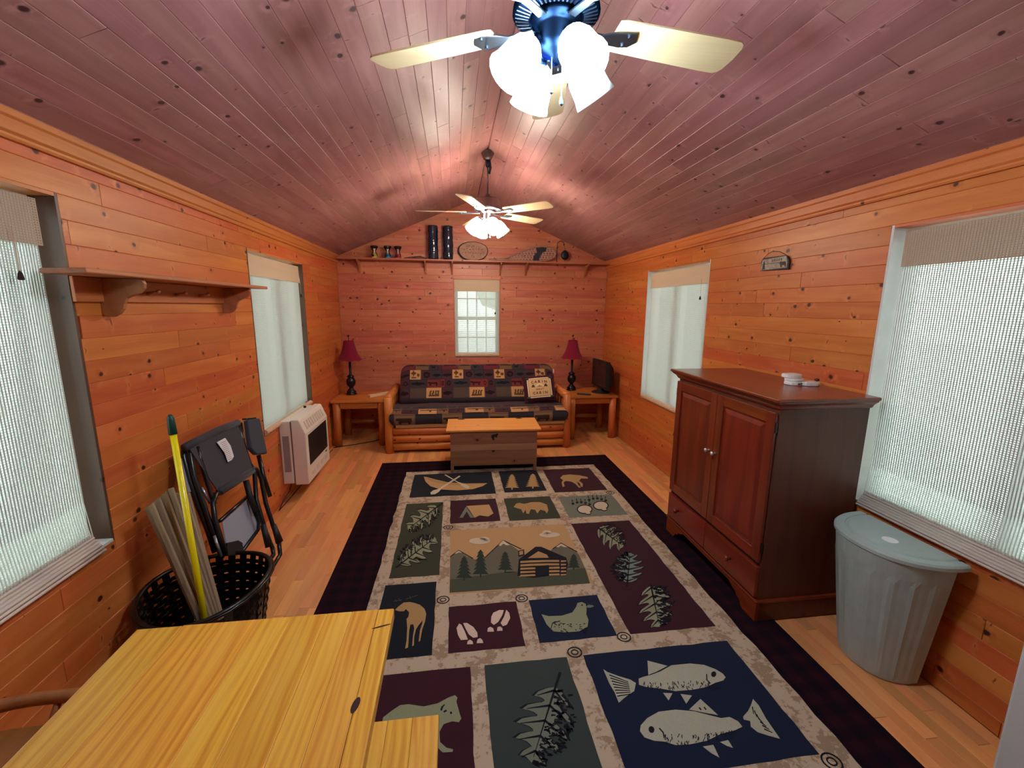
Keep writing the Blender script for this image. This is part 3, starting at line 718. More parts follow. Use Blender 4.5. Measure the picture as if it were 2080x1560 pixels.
motif('tent_figure', 'tent', c1, [([(695, 333), (815, 325), (838, 372), (810, 388), (765, 382), (738, 395), (712, 355)], 0, 0), ([(693, 336), (735, 395), (716, 395), (697, 362), (676, 395), (658, 395)], 1, 1)], ['tan', 'sage'])
motif('bear_figure', 'bear', c1, [([(945, 338), (958, 320), (975, 316), (1000, 322), (1040, 312), (1085, 312), (1120, 325), (1128, 355), (1120, 372), (1110, 358), (1085, 352), (1070, 372), (1058, 352), (1035, 350), (1025, 375), (1012, 372), (1008, 352), (995, 372), (985, 350), (965, 345)], 0, 0)], ['orange'])
pl = []
for (cx, cy) in ((1320, 350), (1405, 330)):
    pl += [(oval(cx, cy, 42, 25), 1, 0), (oval(cx, cy, 36, 20), 0, 1), (oval(cx + 18, cy + 20, 17, 9), 1, 0), (oval(cx + 18, cy + 19, 13, 6), 0, 1)]
    for k in range(5): pl.append((oval(cx - 62 + k * 22, cy - 30 - 8 * math.sin(k * .9), 8, 6, 8), 1, 0)); pl.append((bar(cx - 68 + k * 23, cy - 50 - 6 * math.sin(k * .9), cx - 64 + k * 22, cy - 40 - 6 * math.sin(k * .9), 2.5), 1, 0))
motif('paw_print_figure', 'paw', c1, pl, ['cream', 'ink'])
# mountain cabin scene
cb = [([(608, 722), (660, 715), (730, 705), (780, 700), (860, 688), (920, 680), (975, 682), (975, 708), (1100, 705), (1220, 692), (1225, 672), (1322, 660), (1348, 740), (607, 790)], 1, 0),
      ([(610, 600), (655, 568), (700, 600), (740, 615), (790, 605), (840, 560), (890, 515), (940, 545), (1000, 590), (1090, 610), (1150, 560), (1195, 530), (1260, 560), (1290, 590), (1320, 660), (1225, 672), (975, 682), (860, 688), (730, 705), (608, 722)], 2, 0),
      ([(655, 566), (672, 580), (655, 578), (640, 585), (630, 584)], 3, 1), ([(890, 514), (925, 540), (905, 540), (890, 532), (875, 545), (862, 538)], 3, 1), ([(1195, 529), (1235, 548), (1210, 550), (1195, 543), (1180, 552), (1168, 548)], 3, 1),
      (bar(610, 600, 655, 567, 2), 4, 1), (bar(655, 567, 730, 610, 2), 4, 1), (bar(790, 607, 890, 514, 2), 4, 1), (bar(890, 514, 985, 560, 2), 4, 1), (bar(1150, 560, 1195, 529, 2), 4, 1), (bar(1195, 529, 1280, 575, 2), 4, 1),
      (oval(765, 518, 56, 17, 16), 3, 1), (oval(790, 508, 26, 12), 3, 1), (oval(1135, 485, 55, 14, 16), 3, 1), (oval(1120, 472, 24, 11), 3, 1),
      (pinetree(683, 597, 725, 42, 6, 14), 5, 1), (pinetree(770, 562, 708, 42, 6, 16), 5, 1), (pinetree(900, 573, 683, 40, 6, 14), 5, 1), (pinetree(1262, 585, 668, 34, 5, 10), 5, 1),
      ([(965, 700), (972, 615), (1060, 548), (1090, 548), (1222, 605), (1232, 640), (1222, 690), (1050, 710)], 4, 2), ([(968, 570), (1000, 562), (1002, 592), (970, 600)], 4, 2), ([(974, 574), (994, 568), (995, 588), (975, 592)], 6, 3)]
for k in range(5):
    y = 622 + k * 18; cb.append(([(980, y + 2), (1040, y - 2), (1120, y - 4), (1185, y - 4), (1186, y + 6), (1120, y + 6), (1040, y + 9), (980, y + 12)] if k < 2 else [(980, y + 2), (1058, y - 1), (1060, y + 8), (980, y + 12)], 6, 3))
    if k >= 2: cb.append(([(1132, y - 3), (1186, y - 5), (1188, y + 5), (1132, y + 7)], 6, 3))
    cb.append(([(1194, y - 2), (1222, y - 2), (1222, y + 5), (1194, y + 7)], 6, 3))
cb.append(([(1020, 608), (1075, 572), (1120, 590), (1130, 606)], 6, 3)); cb.append(([(1062, 650), (1128, 645), (1130, 696), (1065, 700)], 7, 4))
motif('mountain_cabin_scene', 'cabin', c1, cb, ['tan', 'dgreen', 'grey', 'cream', 'ink', 'tree', 'orange', 'teal'])
# oak leaves
def leafpts(x0, y0, x1, y1, w, lobes=5, rg=None, only=0):
    dx, dy = x1 - x0, y1 - y0; nx, ny = -dy, dx; L = math.hypot(dx, dy); nx /= L; ny /= L
    A = []; B = []
    for lst, s in ((A, 1), (B, -1)):
        for i in range(lobes):
            k = (i + .5) / lobes; ww = w * (math.sin(PI * (k * .82 + .12)) ** .8); j = (rg.uniform(-.02, .02) if rg else 0); f = (i + .1) / lobes; q = .9 / lobes
            for (u, v) in ((0, .34), (.14, .52), (.46 , .84), (.84, 1.0), (.80, .74), (.82, .50), (.93, .34)):
                ff = f + q * u + j; lst.append((x0 + dx * ff + nx * ww * v * s, y0 + dy * ff + ny * ww * v * s))
    if only: return [(x0, y0)] + (A if only > 0 else B) + [(x1, y1)]
    return [(x0, y0)] + A + [(x1, y1)] + B[::-1]
def leaf(x0, y0, x1, y1, w, seed, lobes=5, stem=.25, dark=1):
    out = [(leafpts(x0, y0, x1, y1, w * 1.07, lobes, random.Random(seed)), 1, 0), (leafpts(x0, y0, x1, y1, w * .95, lobes, random.Random(seed)), 0, 1)]
    rg = random.Random(seed + 90)
    dx, dy = x1 - x0, y1 - y0; L = math.hypot(dx, dy); nx, ny = -dy / L, dx / L
    out.append((bar(x0 - dx * stem, y0 - dy * stem, x0 + dx * .92, y0 + dy * .92, w * .04 + 1, 1.2), 1, 2))
    for i in range(lobes):
        f = (i + .2) / lobes
        for s in (1, -1):
            ww = w * .8 * math.sin(PI * ((i + .5) / lobes * .82 + .12)) ** .8
            out.append((bar(x0 + dx * f, y0 + dy * f, x0 + dx * (f + .62 / lobes) + nx * ww * s, y0 + dy * (f + .62 / lobes) + ny * ww * s, w * .035 + .8, 1.0), 1, 2))
    for i in range(120):      # the shaded half of the leaf is woven as dark flecks
        f = rg.uniform(.02, 1.0); g = rg.uniform(.03, 1.0); env = math.sin(PI * (f * .82 + .12)) ** .8; px = x0 + dx * f + nx * w * g * dark * env; py = y0 + dy * f + ny * w * g * dark * env
        a = math.atan2(ny * dark, nx * dark) + rg.uniform(-.6, .9); r = w * rg.uniform(.03, .07); out.append((bar(px, py, px + r * math.cos(a) * 3.4, py + r * math.sin(a) * 3.4, r * .75, r * .3), 1, 2))
    return out
motif('oak_leaf_figure', 'leafl', c1, leaf(540, 338, 385, 455, 52, 1, 4, .2, -1), ['leafg', 'ink'])
motif('oak_leaf_figure', 'leafl', c1, leaf(345, 640, 530, 500, 62, 2, 5, .12, -1), ['leafg', 'ink'])
motif('oak_leaf_figure', 'leafr', c1, leaf(1395, 450, 1525, 545, 62, 3, 4, .05, -1), ['leafg', 'ink'])
motif('oak_leaf_figure', 'leafr', c1, leaf(1545, 735, 1560, 580, 82, 4, 5, .12, -1), ['leafb', 'ink'])
motif('oak_leaf_figure', 'leafr', c1, leaf(1670, 755, 1715, 970, 95, 5, 5, .05, -1), ['leafg', 'ink'])
motif('oak_leaf_figure', 'bigleaf', c2, leaf(1165, 640, 1040, 1040, 150, 6, 5, .2, -1), ['sage', 'ink'])
# moose, hoof prints, duck, bear
motif('moose_figure', 'moose', c6, [([(270, 170), (300, 140), (345, 105), (400, 100), (440, 108), (490, 125), (530, 160), (545, 205), (535, 270), (510, 340), (492, 440), (478, 450), (490, 350), (510, 290), (512, 262), (480, 300), (455, 340), (440, 400), (437, 480), (420, 488), (428, 400), (440, 330), (430, 295), (405, 300), (395, 350), (390, 430), (385, 500), (360, 510), (372, 440), (378, 330), (372, 250), (388, 230), (395, 190), (365, 160), (350, 180), (310, 182)], 0, 0),
    (bar(255, 95, 330, 80, 3), 1, 0), (bar(300, 70, 320, 90, 3), 1, 0), (bar(365, 75, 470, 40, 3), 1, 0), (bar(400, 45, 410, 70, 3), 1, 0), (bar(270, 75, 285, 98, 3), 1, 0)], ['orange', 'dgreen'])
def hoof(cx, cy, r):
    R = math.radians(r); f = lambda x, y: (cx + x * math.cos(R) - y * math.sin(R), cy + x * math.sin(R) + y * math.cos(R)); return f
motif('hoof_print_figure', 'hoof', c6, [([(835, 290), (855, 300), (885, 360), (912, 430), (850, 435), (825, 390), (812, 330)], 0, 0), ([(870, 285), (905, 285), (960, 320), (995, 370), (998, 408), (960, 415), (920, 385), (890, 330)], 0, 0), ([(905, 472), (910, 445), (930, 432), (952, 445), (958, 470)], 0, 0), ([(988, 462), (998, 428), (1020, 418), (1040, 435), (1047, 460)], 0, 0),
    ([(1135, 195), (1190, 170), (1228, 172), (1215, 215), (1180, 275), (1140, 302), (1115, 280), (1118, 230)], 0, 0), ([(1250, 168), (1275, 195), (1285, 240), (1255, 300), (1220, 312), (1200, 285), (1230, 230)], 0, 0), ([(1083, 362), (1088, 330), (1110, 318), (1135, 332), (1142, 360)], 0, 0), ([(1168, 355), (1172, 322), (1195, 315), (1215, 330), (1218, 352)], 0, 0)], ['rose'])
rg = random.Random(4); dk = [([(1092, 255), (1130, 265), (1200, 262), (1255, 245), (1275, 215), (1282, 195), (1305, 190), (1325, 200), (1330, 225), (1328, 255), (1340, 285), (1335, 320), (1290, 345), (1220, 350), (1155, 345), (1120, 310)], 0, 0), ([(1328, 212), (1340, 204), (1365, 208), (1368, 214), (1350, 220), (1332, 220)], 2, 0), (oval(1306, 206, 4, 4, 8), 1, 1)]
for i in range(40): a = rg.uniform(1150, 1335); y = rg.uniform(300, 350) if a > 1170 else rg.uniform(285, 340); dk.append((bar(a, y, a + rg.uniform(4, 14), y + rg.uniform(-6, 6), 2, 1), 1, 1))
dk.append((bar(1190, 290, 1150, 300, 2), 1, 1)); dk.append((bar(1150, 300, 1142, 330, 2), 1, 1))
motif('duck_figure', 'duck', c2, dk, ['leafg', 'ink', 'sage'])
motif('bear_figure', 'bigbear', c2, [([(255, 800), (300, 765), (345, 735), (390, 730), (470, 742), (545, 725), (600, 695), (635, 682), (648, 695), (642, 715), (660, 780), (668, 805), (655, 825), (620, 820), (575, 835), (553, 875), (556, 930), (590, 960), (625, 968), (622, 982), (570, 985), (545, 960), (500, 960), (300, 960), (240, 900)], 0, 0), (bar(562, 762, 568, 742, 5), 1, 1), (bar(568, 742, 580, 732, 3), 1, 1), (bar(575, 770, 590, 762, 4), 1, 1), (oval(614, 775, 6, 7, 6), 1, 1)], ['leafg', 'ink'])
def fish(cf, body, eye, gill, fins, tail, seed, xr, yl, yh):
    rg = random.Random(seed); out = [(body, 0, 0), (oval(*eye), 1, 1)] + [(g, 1, 1) for g in gill] + [(q, 0, 0) for q in fins] + [(q, 0, 0) for q in tail]
    for i in range(70): x = rg.uniform(*xr); t = rg.random(); y = yl(x) + t * (yh(x) - yl(x)); out.append((bar(x, y, x + rg.uniform(-10, 14), y + rg.uniform(8, 26), 3, 1.2), 1, 1))
    return out
motif('fish_figure', 'fish', c5, fish(c5, [(60, 412), (90, 400), (150, 385), (215, 360), (290, 318), (420, 305), (520, 315), (600, 345), (650, 375), (672, 402), (655, 425), (600, 440), (540, 470), (440, 490), (320, 500), (200, 480), (110, 470), (62, 455)], (588, 380, 18, 20, 12, 20), [bar(538, 380, 540, 420, 4), bar(540, 420, 565, 445, 3)], [[(122, 285), (262, 322), (190, 360), (128, 385)], [(232, 512), (298, 515), (270, 565)], [(355, 520), (435, 530), (395, 588)]],
    [], 8, (90, 640), lambda x: 425, lambda x: 480) , ['fish', 'ink'])
tl = [([(1418, 545), (1440, 560), (1500, 582), (1560, 600), (1590, 618), (1582, 660), (1558, 675), (1525, 700), (1500, 722), (1478, 668), (1450, 620)], 0, 0)]
for k in range(8): tl.append((bar(1450 + k * 6, 575 + k * 16, 1550 + k * 2, 612 + k * 9, 2.5, 1.5), 1, 1))
motif('fish_tail_figure', 'fish', c2, tl, ['fish', 'ink'])
motif('fish_figure', 'fish', c5, fish(c5, [(68, 780), (75, 740), (120, 690), (200, 645), (320, 630), (450, 642), (560, 670), (640, 690), (700, 682), (760, 712), (790, 750), (740, 775), (640, 800), (540, 850), (420, 875), (320, 880), (240, 855), (170, 850), (100, 825)], (150, 770, 20, 24, 12, -20), [bar(205, 760, 232, 790, 4), bar(232, 790, 240, 830, 4)], [[(415, 630), (495, 555), (618, 668), (540, 655)], [(512, 890), (585, 878), (628, 968), (570, 935)], [(632, 858), (690, 845), (724, 900), (680, 885)]],
    [[(865, 555), (905, 600), (955, 690), (1010, 770), (1055, 835), (980, 815), (900, 790), (850, 750), (845, 710), (800, 700), (795, 680), (830, 640), (850, 600)]], 9, (240, 760), lambda x: 800 - max(0, (x - 500)) * .12, lambda x: 868 - max(0, (x - 400)) * .2)
    + [(bar(860 + k * 14, 610 + k * 26, 870 + k * 22, 660 + k * 22, 4, 2), 1, 1) for k in range(7)] + [(bar(485, 615, 500, 632, 4), 1, 1), (bar(520, 612, 535, 630, 4), 1, 1)], ['fish', 'ink'])
# knots of the woven logs
for cf, x, y, r in ((c1, 599, 445, 17), (c1, 572, 828, 25), (c1, 987, 820, 24), (c1, 1455, 262, 17), (c1, 1527, 1024, 32), (c2, 1267, 455, 34), (c5, 1420, 995, 62)):
    p = onZ(*cf(x, y), .0092); mb = MB()
    for rr, w in ((.036, .006), (.018, .005)):
        k = 16; A = [p + V((math.cos(2 * PI * i / k) * rr, math.sin(2 * PI * i / k) * rr * .9, 0)) for i in range(k)]; B = [p + V((math.cos(2 * PI * i / k) * (rr - w), math.sin(2 * PI * i / k) * (rr - w) * .9, 0)) for i in range(k)]
        for i in range(k):
            j = (i + 1) % k; mb.prism([A[i], A[j], B[j], B[i]], (0, 0, .0016))
    mb.build('log_knot', M['rug_ink'], rug, fix=True)
# ================================================================== armoire
def armoire():
    r = thing('armoire', 'cherry-stained two-door armoire with moulded top and two drawers, along the right wall', 'cabinet', (1.78, 2.28, 0))
    x0, x1, y0, y1 = 1.545, 2.035, 1.815, 2.755
    for ya in (y0, y1 - .02): mb = MB(); mb.box((x0 + .004, ya, .125), (x1, ya + .02, 1.145)); mb.build('side_panel', M['cherryx'], r)
    mb = MB(); mb.box((x1 - .012, y0 + .02, .125), (x1 - .001, y1 - .02, 1.145)); mb.box((x0 + .02, y0 + .02, .125), (x1 - .012, y1 - .02, .14)); mb.box((x0 + .006, y0 + .02, 1.12), (x1 - .012, y1 - .02, 1.145)); mb.box((x0 + .02, y0 + .02, .312), (x1 - .012, y1 - .02, .326)); mb.build('carcass', M['cherryx'], r)
    # top with cornice
    mb = MB(); mb.box((x0 - .048, y0 - .045, 1.188), (2.045, y1 + .045, 1.205)); mb.build('top', M['cherryy'], r, bev=.005)
    mb = MB(); lev = [(1.145, .004), (1.152, .010), (1.158, .012), (1.166, .018), (1.174, .028), (1.181, .036), (1.188, .038)]
    for k in range(len(lev) - 1):
        (za, oa), (zb, ob) = lev[k], lev[k + 1]
        P = [(x0 - oa, y0 - oa, za), (2.04, y0 - oa, za), (2.04, y1 + oa, za), (x0 - oa, y1 + oa, za)]; Q = [(x0 - ob, y0 - ob, zb), (2.04, y0 - ob, zb), (2.04, y1 + ob, zb), (x0 - ob, y1 + ob, zb)]
        mb.add(P + Q, [(0, 1, 5, 4), (1, 2, 6, 5), (2, 3, 7, 6), (3, 0, 4, 7)])
    mb.build('cornice', M['cherryy'], r)
    # plinth moulding and scalloped bracket feet
    mb = MB(); mb.box((x0 - .014, y0 - .014, .112), (x1, y1 + .014, .128)); mb.build('plinth_moulding', M['cherryy'], r, bev=.005)
    mb = MB()
    def apron(a, b, s):
        n = 10; pts = [(a, .112), (a, .009), (a + s * .10, .009)]
        pts += [(a + s * .115, .022), (a + s * .13, .045), (a + s * .155, .05), (a + s * .165, .068), (a + s * .20, .078), (a + s * .23, .095)]
        return pts
    L = apron(y0 - .008, 0, 1); R_ = apron(y1 + .008, 0, -1)
    mb.prism([(x0 - .008, y, z) for y, z in L + R_[::-1]], (.018, 0, 0)); mb.build('apron', M['cherryy'], r, fix=True)
    for yy in (y0 - .008, y1 - .008): mb = MB(); mb.box((x0 + .0105, yy, .009), (x1, yy + .016, .112)); mb.build('base_side', M['cherryx'], r)
    # doors: frame with raised panel
    def door(a, b, kn):
        z0, z1, xf = .335, 1.128, x0 - .016; w = .058
        d = None
        mb = MB()
        d = bpy.data.objects.new('door', None); COL.objects.link(d); d.parent = r
        for ya in (a, b - w): mb = MB(); mb.box((xf, ya, z0), (x0, ya + w, z1)); mb.build('door_stile', M['cherry'], d, bev=.003)
        for za in (z0, z1 - w): mb = MB(); mb.box((xf, a + w, za), (x0, b - w, za + w)); mb.build('door_rail', M['cherryy'], d, bev=.003)
        mb = MB(); i = .012
        A = [(xf + .009, a + w, z0 + w), (xf + .009, b - w, z0 + w), (xf + .009, b - w, z1 - w), (xf + .009, a + w, z1 - w)]
        B = [(xf + .009, a + w + i, z0 + w + i), (xf + .009, b - w - i, z0 + w + i), (xf + .009, b - w - i, z1 - w - i), (xf + .009, a + w + i, z1 - w - i)]
        k = i + .022; Cc = [(xf + .001, a + w + k, z0 + w + k), (xf + .001, b - w - k, z0 + w + k), (xf + .001, b - w - k, z1 - w - k), (xf + .001, a + w + k, z1 - w - k)]
        D = [(x0, p[1], p[2]) for p in A]
        mb.add(A + B + Cc + D, [(0, 1, 5, 4), (1, 2, 6, 5), (2, 3, 7, 6), (3, 0, 4, 7), (4, 5, 9, 8), (5, 6, 10, 9), (6, 7, 11, 10), (7, 4, 8, 11), (8, 9, 10, 11), (15, 14, 13, 12)])
        mb.build('door_panel', M['cherry'], d)
        mb = MB(); mb.lathe([(.0, -.001), (.007, 0), (.005, .008), (.005, .014), (.012, .02), (.013, .026), (.009, .032), (0, .033)], (xf, kn, .775), ax=(-1, 0, 0), n=14); o = mb.build('knob', M['chrome'], d, smooth=True); o['label'] = 'bright metal knob'
        e = a if kn > (a + b) / 2 else b; s = -1 if e == a else 1
        for zz in (z0 + .06, z1 - .10): mb = MB(); mb.box((xf + .004, e, zz), (x0 - .002, e + s * .007, zz + .05)); mb.build('hinge', M['black'], d)
    ym = (y0 + y1) / 2
    door(y0 + .006, ym - .002, ym - .032); door(ym + .002, y1 - .006, ym + .032)
    for (a, b) in ((y0 + .006, ym - .002), (ym + .002, y1 - .006)):
        mb = MB(); mb.box((x0 - .016, a, .138), (x0 + .01, b, .310)); d = mb.build('drawer', M['cherryy'], r, bev=.004)
        mb = MB(); mb.lathe([(.0, -.001), (.010, 0), (.008, .01), (.016, .02), (.017, .028), (.01, .034), (0, .035)], (x0 - .016, (a + b) / 2 + (.09 if a > ym else -.02), .232), ax=(-1, 0, 0), n=14); mb.build('knob', M['cherryy'], d, smooth=True)
    mb = MB(); mb.box((x0 + .001, y0 + .02, .14), (x0 + .018, y1 - .02, 1.12)); mb.build('front_frame', M['blackmatt'], r)
    return r
armoire()
# pucks on the armoire
def puck(p, rx, ry, h, lab, rz, stack=0, dark=True):
    r = thing('push_light', lab, 'light', p, rz, group='white plastic push lights on the armoire')
    mb = MB(); k = 16
    def ring(s, z): return [(rx * s * math.copysign(abs(math.cos(2 * PI * i / k)) ** .7, math.cos(2 * PI * i / k)), ry * s * math.copysign(abs(math.sin(2 * PI * i / k)) ** .7, math.sin(2 * PI * i / k)), z) for i in range(k)]
    R = [ring(.9, 0), ring(1, h * .15), ring(1, h * .75), ring(.93, h)]; vs = [q for x in R for q in x]; fs = [tuple(range(k))[::-1], tuple(range(3 * k, 4 * k))] + [(a * k + i, a * k + (i + 1) % k, (a + 1) * k + (i + 1) % k, (a + 1) * k + i) for a in range(3) for i in range(k)]
    mb.add(vs, fs); mb.build('housing', M['white'], r, world=False)
    if dark: mb = MB(); mb.box((-rx * .5, -ry * 1.005, h * .35), (rx * .5, -ry * .9, h * .62)); mb.build('slot', M['blackmatt'], r, world=False)
Z = 1.205
p = onZ(1613, 781, Z); puck(p, .050, .042, .022, 'white plastic push light under the stack on the armoire, with a dark slot', .2)
puck((p.x, p.y + .005, Z + .0222), .052, .042, .014, 'flat white plastic disc in the middle of the stack on the armoire', .5, dark=False)
puck((p.x - .004, p.y + .02, Z + .0364), .050, .040, .022, 'white plastic push light on top of the stack on the armoire', .1, dark=False)
p = onZ(1644, 783, Z); puck(p, .048, .034, .022, 'white plastic push light lying by itself beside the stack, nearest the window', -.1, dark=False)
p = onZ(1668, 783, Z); mb = MB(); mb.lathe([(.012, 0), (.012, .012), (.005, .016), (.005, .022), (.013, .028), (.013, .036), (0, .04)], (min(p.x + .02, 2.0), p.y + .01, Z), n=12); tag(mb.build('wooden_knob', M['cherryx'], smooth=True), 'small dark wooden knob standing behind the white push lights on the armoire', 'knob')

# ================================================================== sage bin
def bin_():
    r = thing('waste_bin', 'sage-green fluted plastic bin with flat lid and white paper disc', 'bin', (1.92, 1.53, 0))
    def D(cx, cy, ry, rx, z, n=40, fl=0.0):
        out = []
        for i in range(n + 1):
            a = PI / 2 + PI * i / n; s = 1 + (fl * (1 if (math.sin(a * 17) > 0.35) else -1) if 0 < i < n else 0)
            out.append((cx + rx * s * abs(math.cos(a)) ** .85 * -1, cy + ry * s * math.copysign(abs(math.sin(a)) ** .9, math.sin(a)), z))
        return out
    cx, cy = 2.02, 1.525
    lv = [(0.0, .148, .165, 0), (.012, .156, .172, 0), (.03, .158, .176, .006), (.30, .186, .212, .009), (.50, .207, .238, .009), (.53, .210, .242, .0), (.60, .217, .250, 0)]
    mb = MB(); rows = [D(cx - .03, cy, a, b, z, fl=f) for z, a, b, f in lv]; n = len(rows[0]); vs = [p for q in rows for p in q]; fs = [tuple(range(n))]
    for k in range(len(rows) - 1):
        for i in range(n): fs.append((k * n + i, k * n + (i + 1) % n, (k + 1) * n + (i + 1) % n, (k + 1) * n + i))
    mb.add(vs, fs); mb.build('body', M['bin'], r, fix=True)
    mb = MB(); lv = [(.596, .232, .268), (.604, .240, .276), (.618, .240, .276), (.626, .234, .268), (.626, .205, .235), (.622, .202, .231), (.622, .196, .224), (.628, .190, .218)]
    rows = [D(cx - .006, cy, a, b, z) for z, a, b in lv]; vs = [p for q in rows for p in q]; fs = [tuple(range(n)), tuple(range((len(rows) - 1) * n, len(rows) * n))]
    for k in range(len(rows) - 1):
        for i in range(n): fs.append((k * n + i, k * n + (i + 1) % n, (k + 1) * n + (i + 1) % n, (k + 1) * n + i))
    mb.add(vs, fs); mb.build('lid', M['bin'], r, fix=True)
    p = onZ(1808, 1097, .629); mb = MB(); mb.lathe([(.029, 0), (.029, .0012)], p, n=24); mb.build('paper_disc', M['paper'], r)
bin_()

# ================================================================== table and seats
def ptable():
    r = thing('pine_table', 'yellow varnished pine table filling the lower left corner', 'table', (-.52, .55, 0))
    zt = .76; X0, X1, Y0, Y1 = -.856, -.183, -.28, 1.142
    cuts = [X0, -.742, -.640, -.545, -.462, -.368, -.300, -.228, X1]
    for i in range(len(cuts) - 1):
        mb = MB(); mb.box((cuts[i] + .0002, Y0, zt - .032), (cuts[i + 1] - .0002, Y1, zt))
        mb.build('board', M['table'], r, bev=.0016 if 0 < i < len(cuts) - 2 else .004)
    mb = MB()
    for p, rot in ((onZ(722, 1432, zt + .0004), 80), (onZ(775, 1272, zt + .0004), 15)):
        big = rot == 80
        k = 14; a, b = (.020, .008) if big else (.026, .0028)
        P = [p + V((math.cos(math.radians(rot)) * a * math.cos(2 * PI * i / k) - math.sin(math.radians(rot)) * b * math.sin(2 * PI * i / k), math.sin(math.radians(rot)) * a * math.cos(2 * PI * i / k) + math.cos(math.radians(rot)) * b * math.sin(2 * PI * i / k), 0)) for i in range(k)]
        mb.prism(P, (0, 0, -.0003))
    mb.build('dark_knot', M['dkbrown'], r, fix=True)
    mb = MB(); x0, x1, y0, y1 = X0 + .07, X1 - .07, Y0 + .07, Y1 - .07
    mb.box((x0, y0, .64), (x1, y0 + .022, zt - .032)); mb.box((x0, y1 - .022, .64), (x1, y1, zt - .032)); mb.box((x0, y0 + .022, .64), (x0 + .022, y1 - .022, zt - .032)); mb.box((x1 - .022, y0 + .022, .64), (x1, y1 - .022, zt - .032)); mb.build('apron', M['tablex'], r)
    for x in (x0 + .023, x1 - .083):
        for y in (y0 + .023, y1 - .083): mb = MB(); mb.box((x, y, .0125 if x > -.7 else .0078), (x + .06, y + .06, zt - .033)); mb.build('leg', M['tablex'], r, bev=.004)
ptable()
def bench():
    r = thing('pine_bench', 'yellow pine bench seat tucked beside the table, over the rug', 'bench', (-.18, .5, .0))
    X0, X1, Y0, Y1, z = -.268, -.060, -.15, 1.078, .45
    for a, b in ((X0, -.205), (-.205, -.135), (-.135, X1)):
        mb = MB(); mb.box((a + .0002, Y0, z - .028), (b - .0002, Y1, z)); mb.build('board', M['table'], r, bev=.0016)
    for y in (Y0 + .10, Y1 - .14): mb = MB(); mb.box((X0 + .03, y, .0125), (X1 - .03, y + .035, z - .028)); mb.build('leg', M['tablex'], r, bev=.003)
    mb = MB(); mb.box(((X0 + X1) / 2 - .012, Y0 + .135, .20), ((X0 + X1) / 2 + .012, Y1 - .14, .27)); mb.build('stretcher', M['tablex'], r)
bench()
def hoopchair():
    r = thing('captains_chair', 'brown wooden chair with curved rail, between the left wall and the pine table', 'chair', (-1.14, .98, 0))
    z = .455; cx, cy = -1.14, .985
    P = [(cx + .235 * math.copysign(abs(math.cos(a)) ** .6, math.cos(a)), cy + .20 * math.copysign(abs(math.sin(a)) ** .6, math.sin(a)), z - .03) for a in [2 * PI * i / 28 for i in range(28)]]
    mb = MB(); mb.prism(P, (0, 0, .03)); mb.build('seat', M['brownseat'], r, bev=.006, fix=True)
    rail = []
    for i in range(25):
        a = PI + PI * i / 24 if False else -PI * .02 + PI * 1.04 * i / 24
        rail.append((cx + .262 * math.copysign(abs(math.cos(a)) ** .7, math.cos(a)), cy + .0 + .235 * abs(math.sin(a)) ** .7, .505))
    mb = MB(); mb.tube(rail, .018, 12)
    mb.build('curved_rail', M['brownseat'], r, smooth=True)
    for i in (1, 6, 12, 18, 23):
        p = V(rail[i]); q = V((cx + (p.x - cx) * .86, cy + (p.y - cy) * .80, z)); mb = MB(); mb.tube([q - V((0, 0, .01)), p], .009, 8); mb.build('spindle', M['brownseat'], r, smooth=True)
    for sx in (-1, 1):
        for sy in (-1, 1): mb = MB(); mb.tube([(cx + sx * .17, cy + sy * .14, z - .028), (cx + sx * .20, cy + sy * .17, .0)], [.018, .013], 10); mb.build('leg', M['brownseat'], r, smooth=True)
hoopchair()

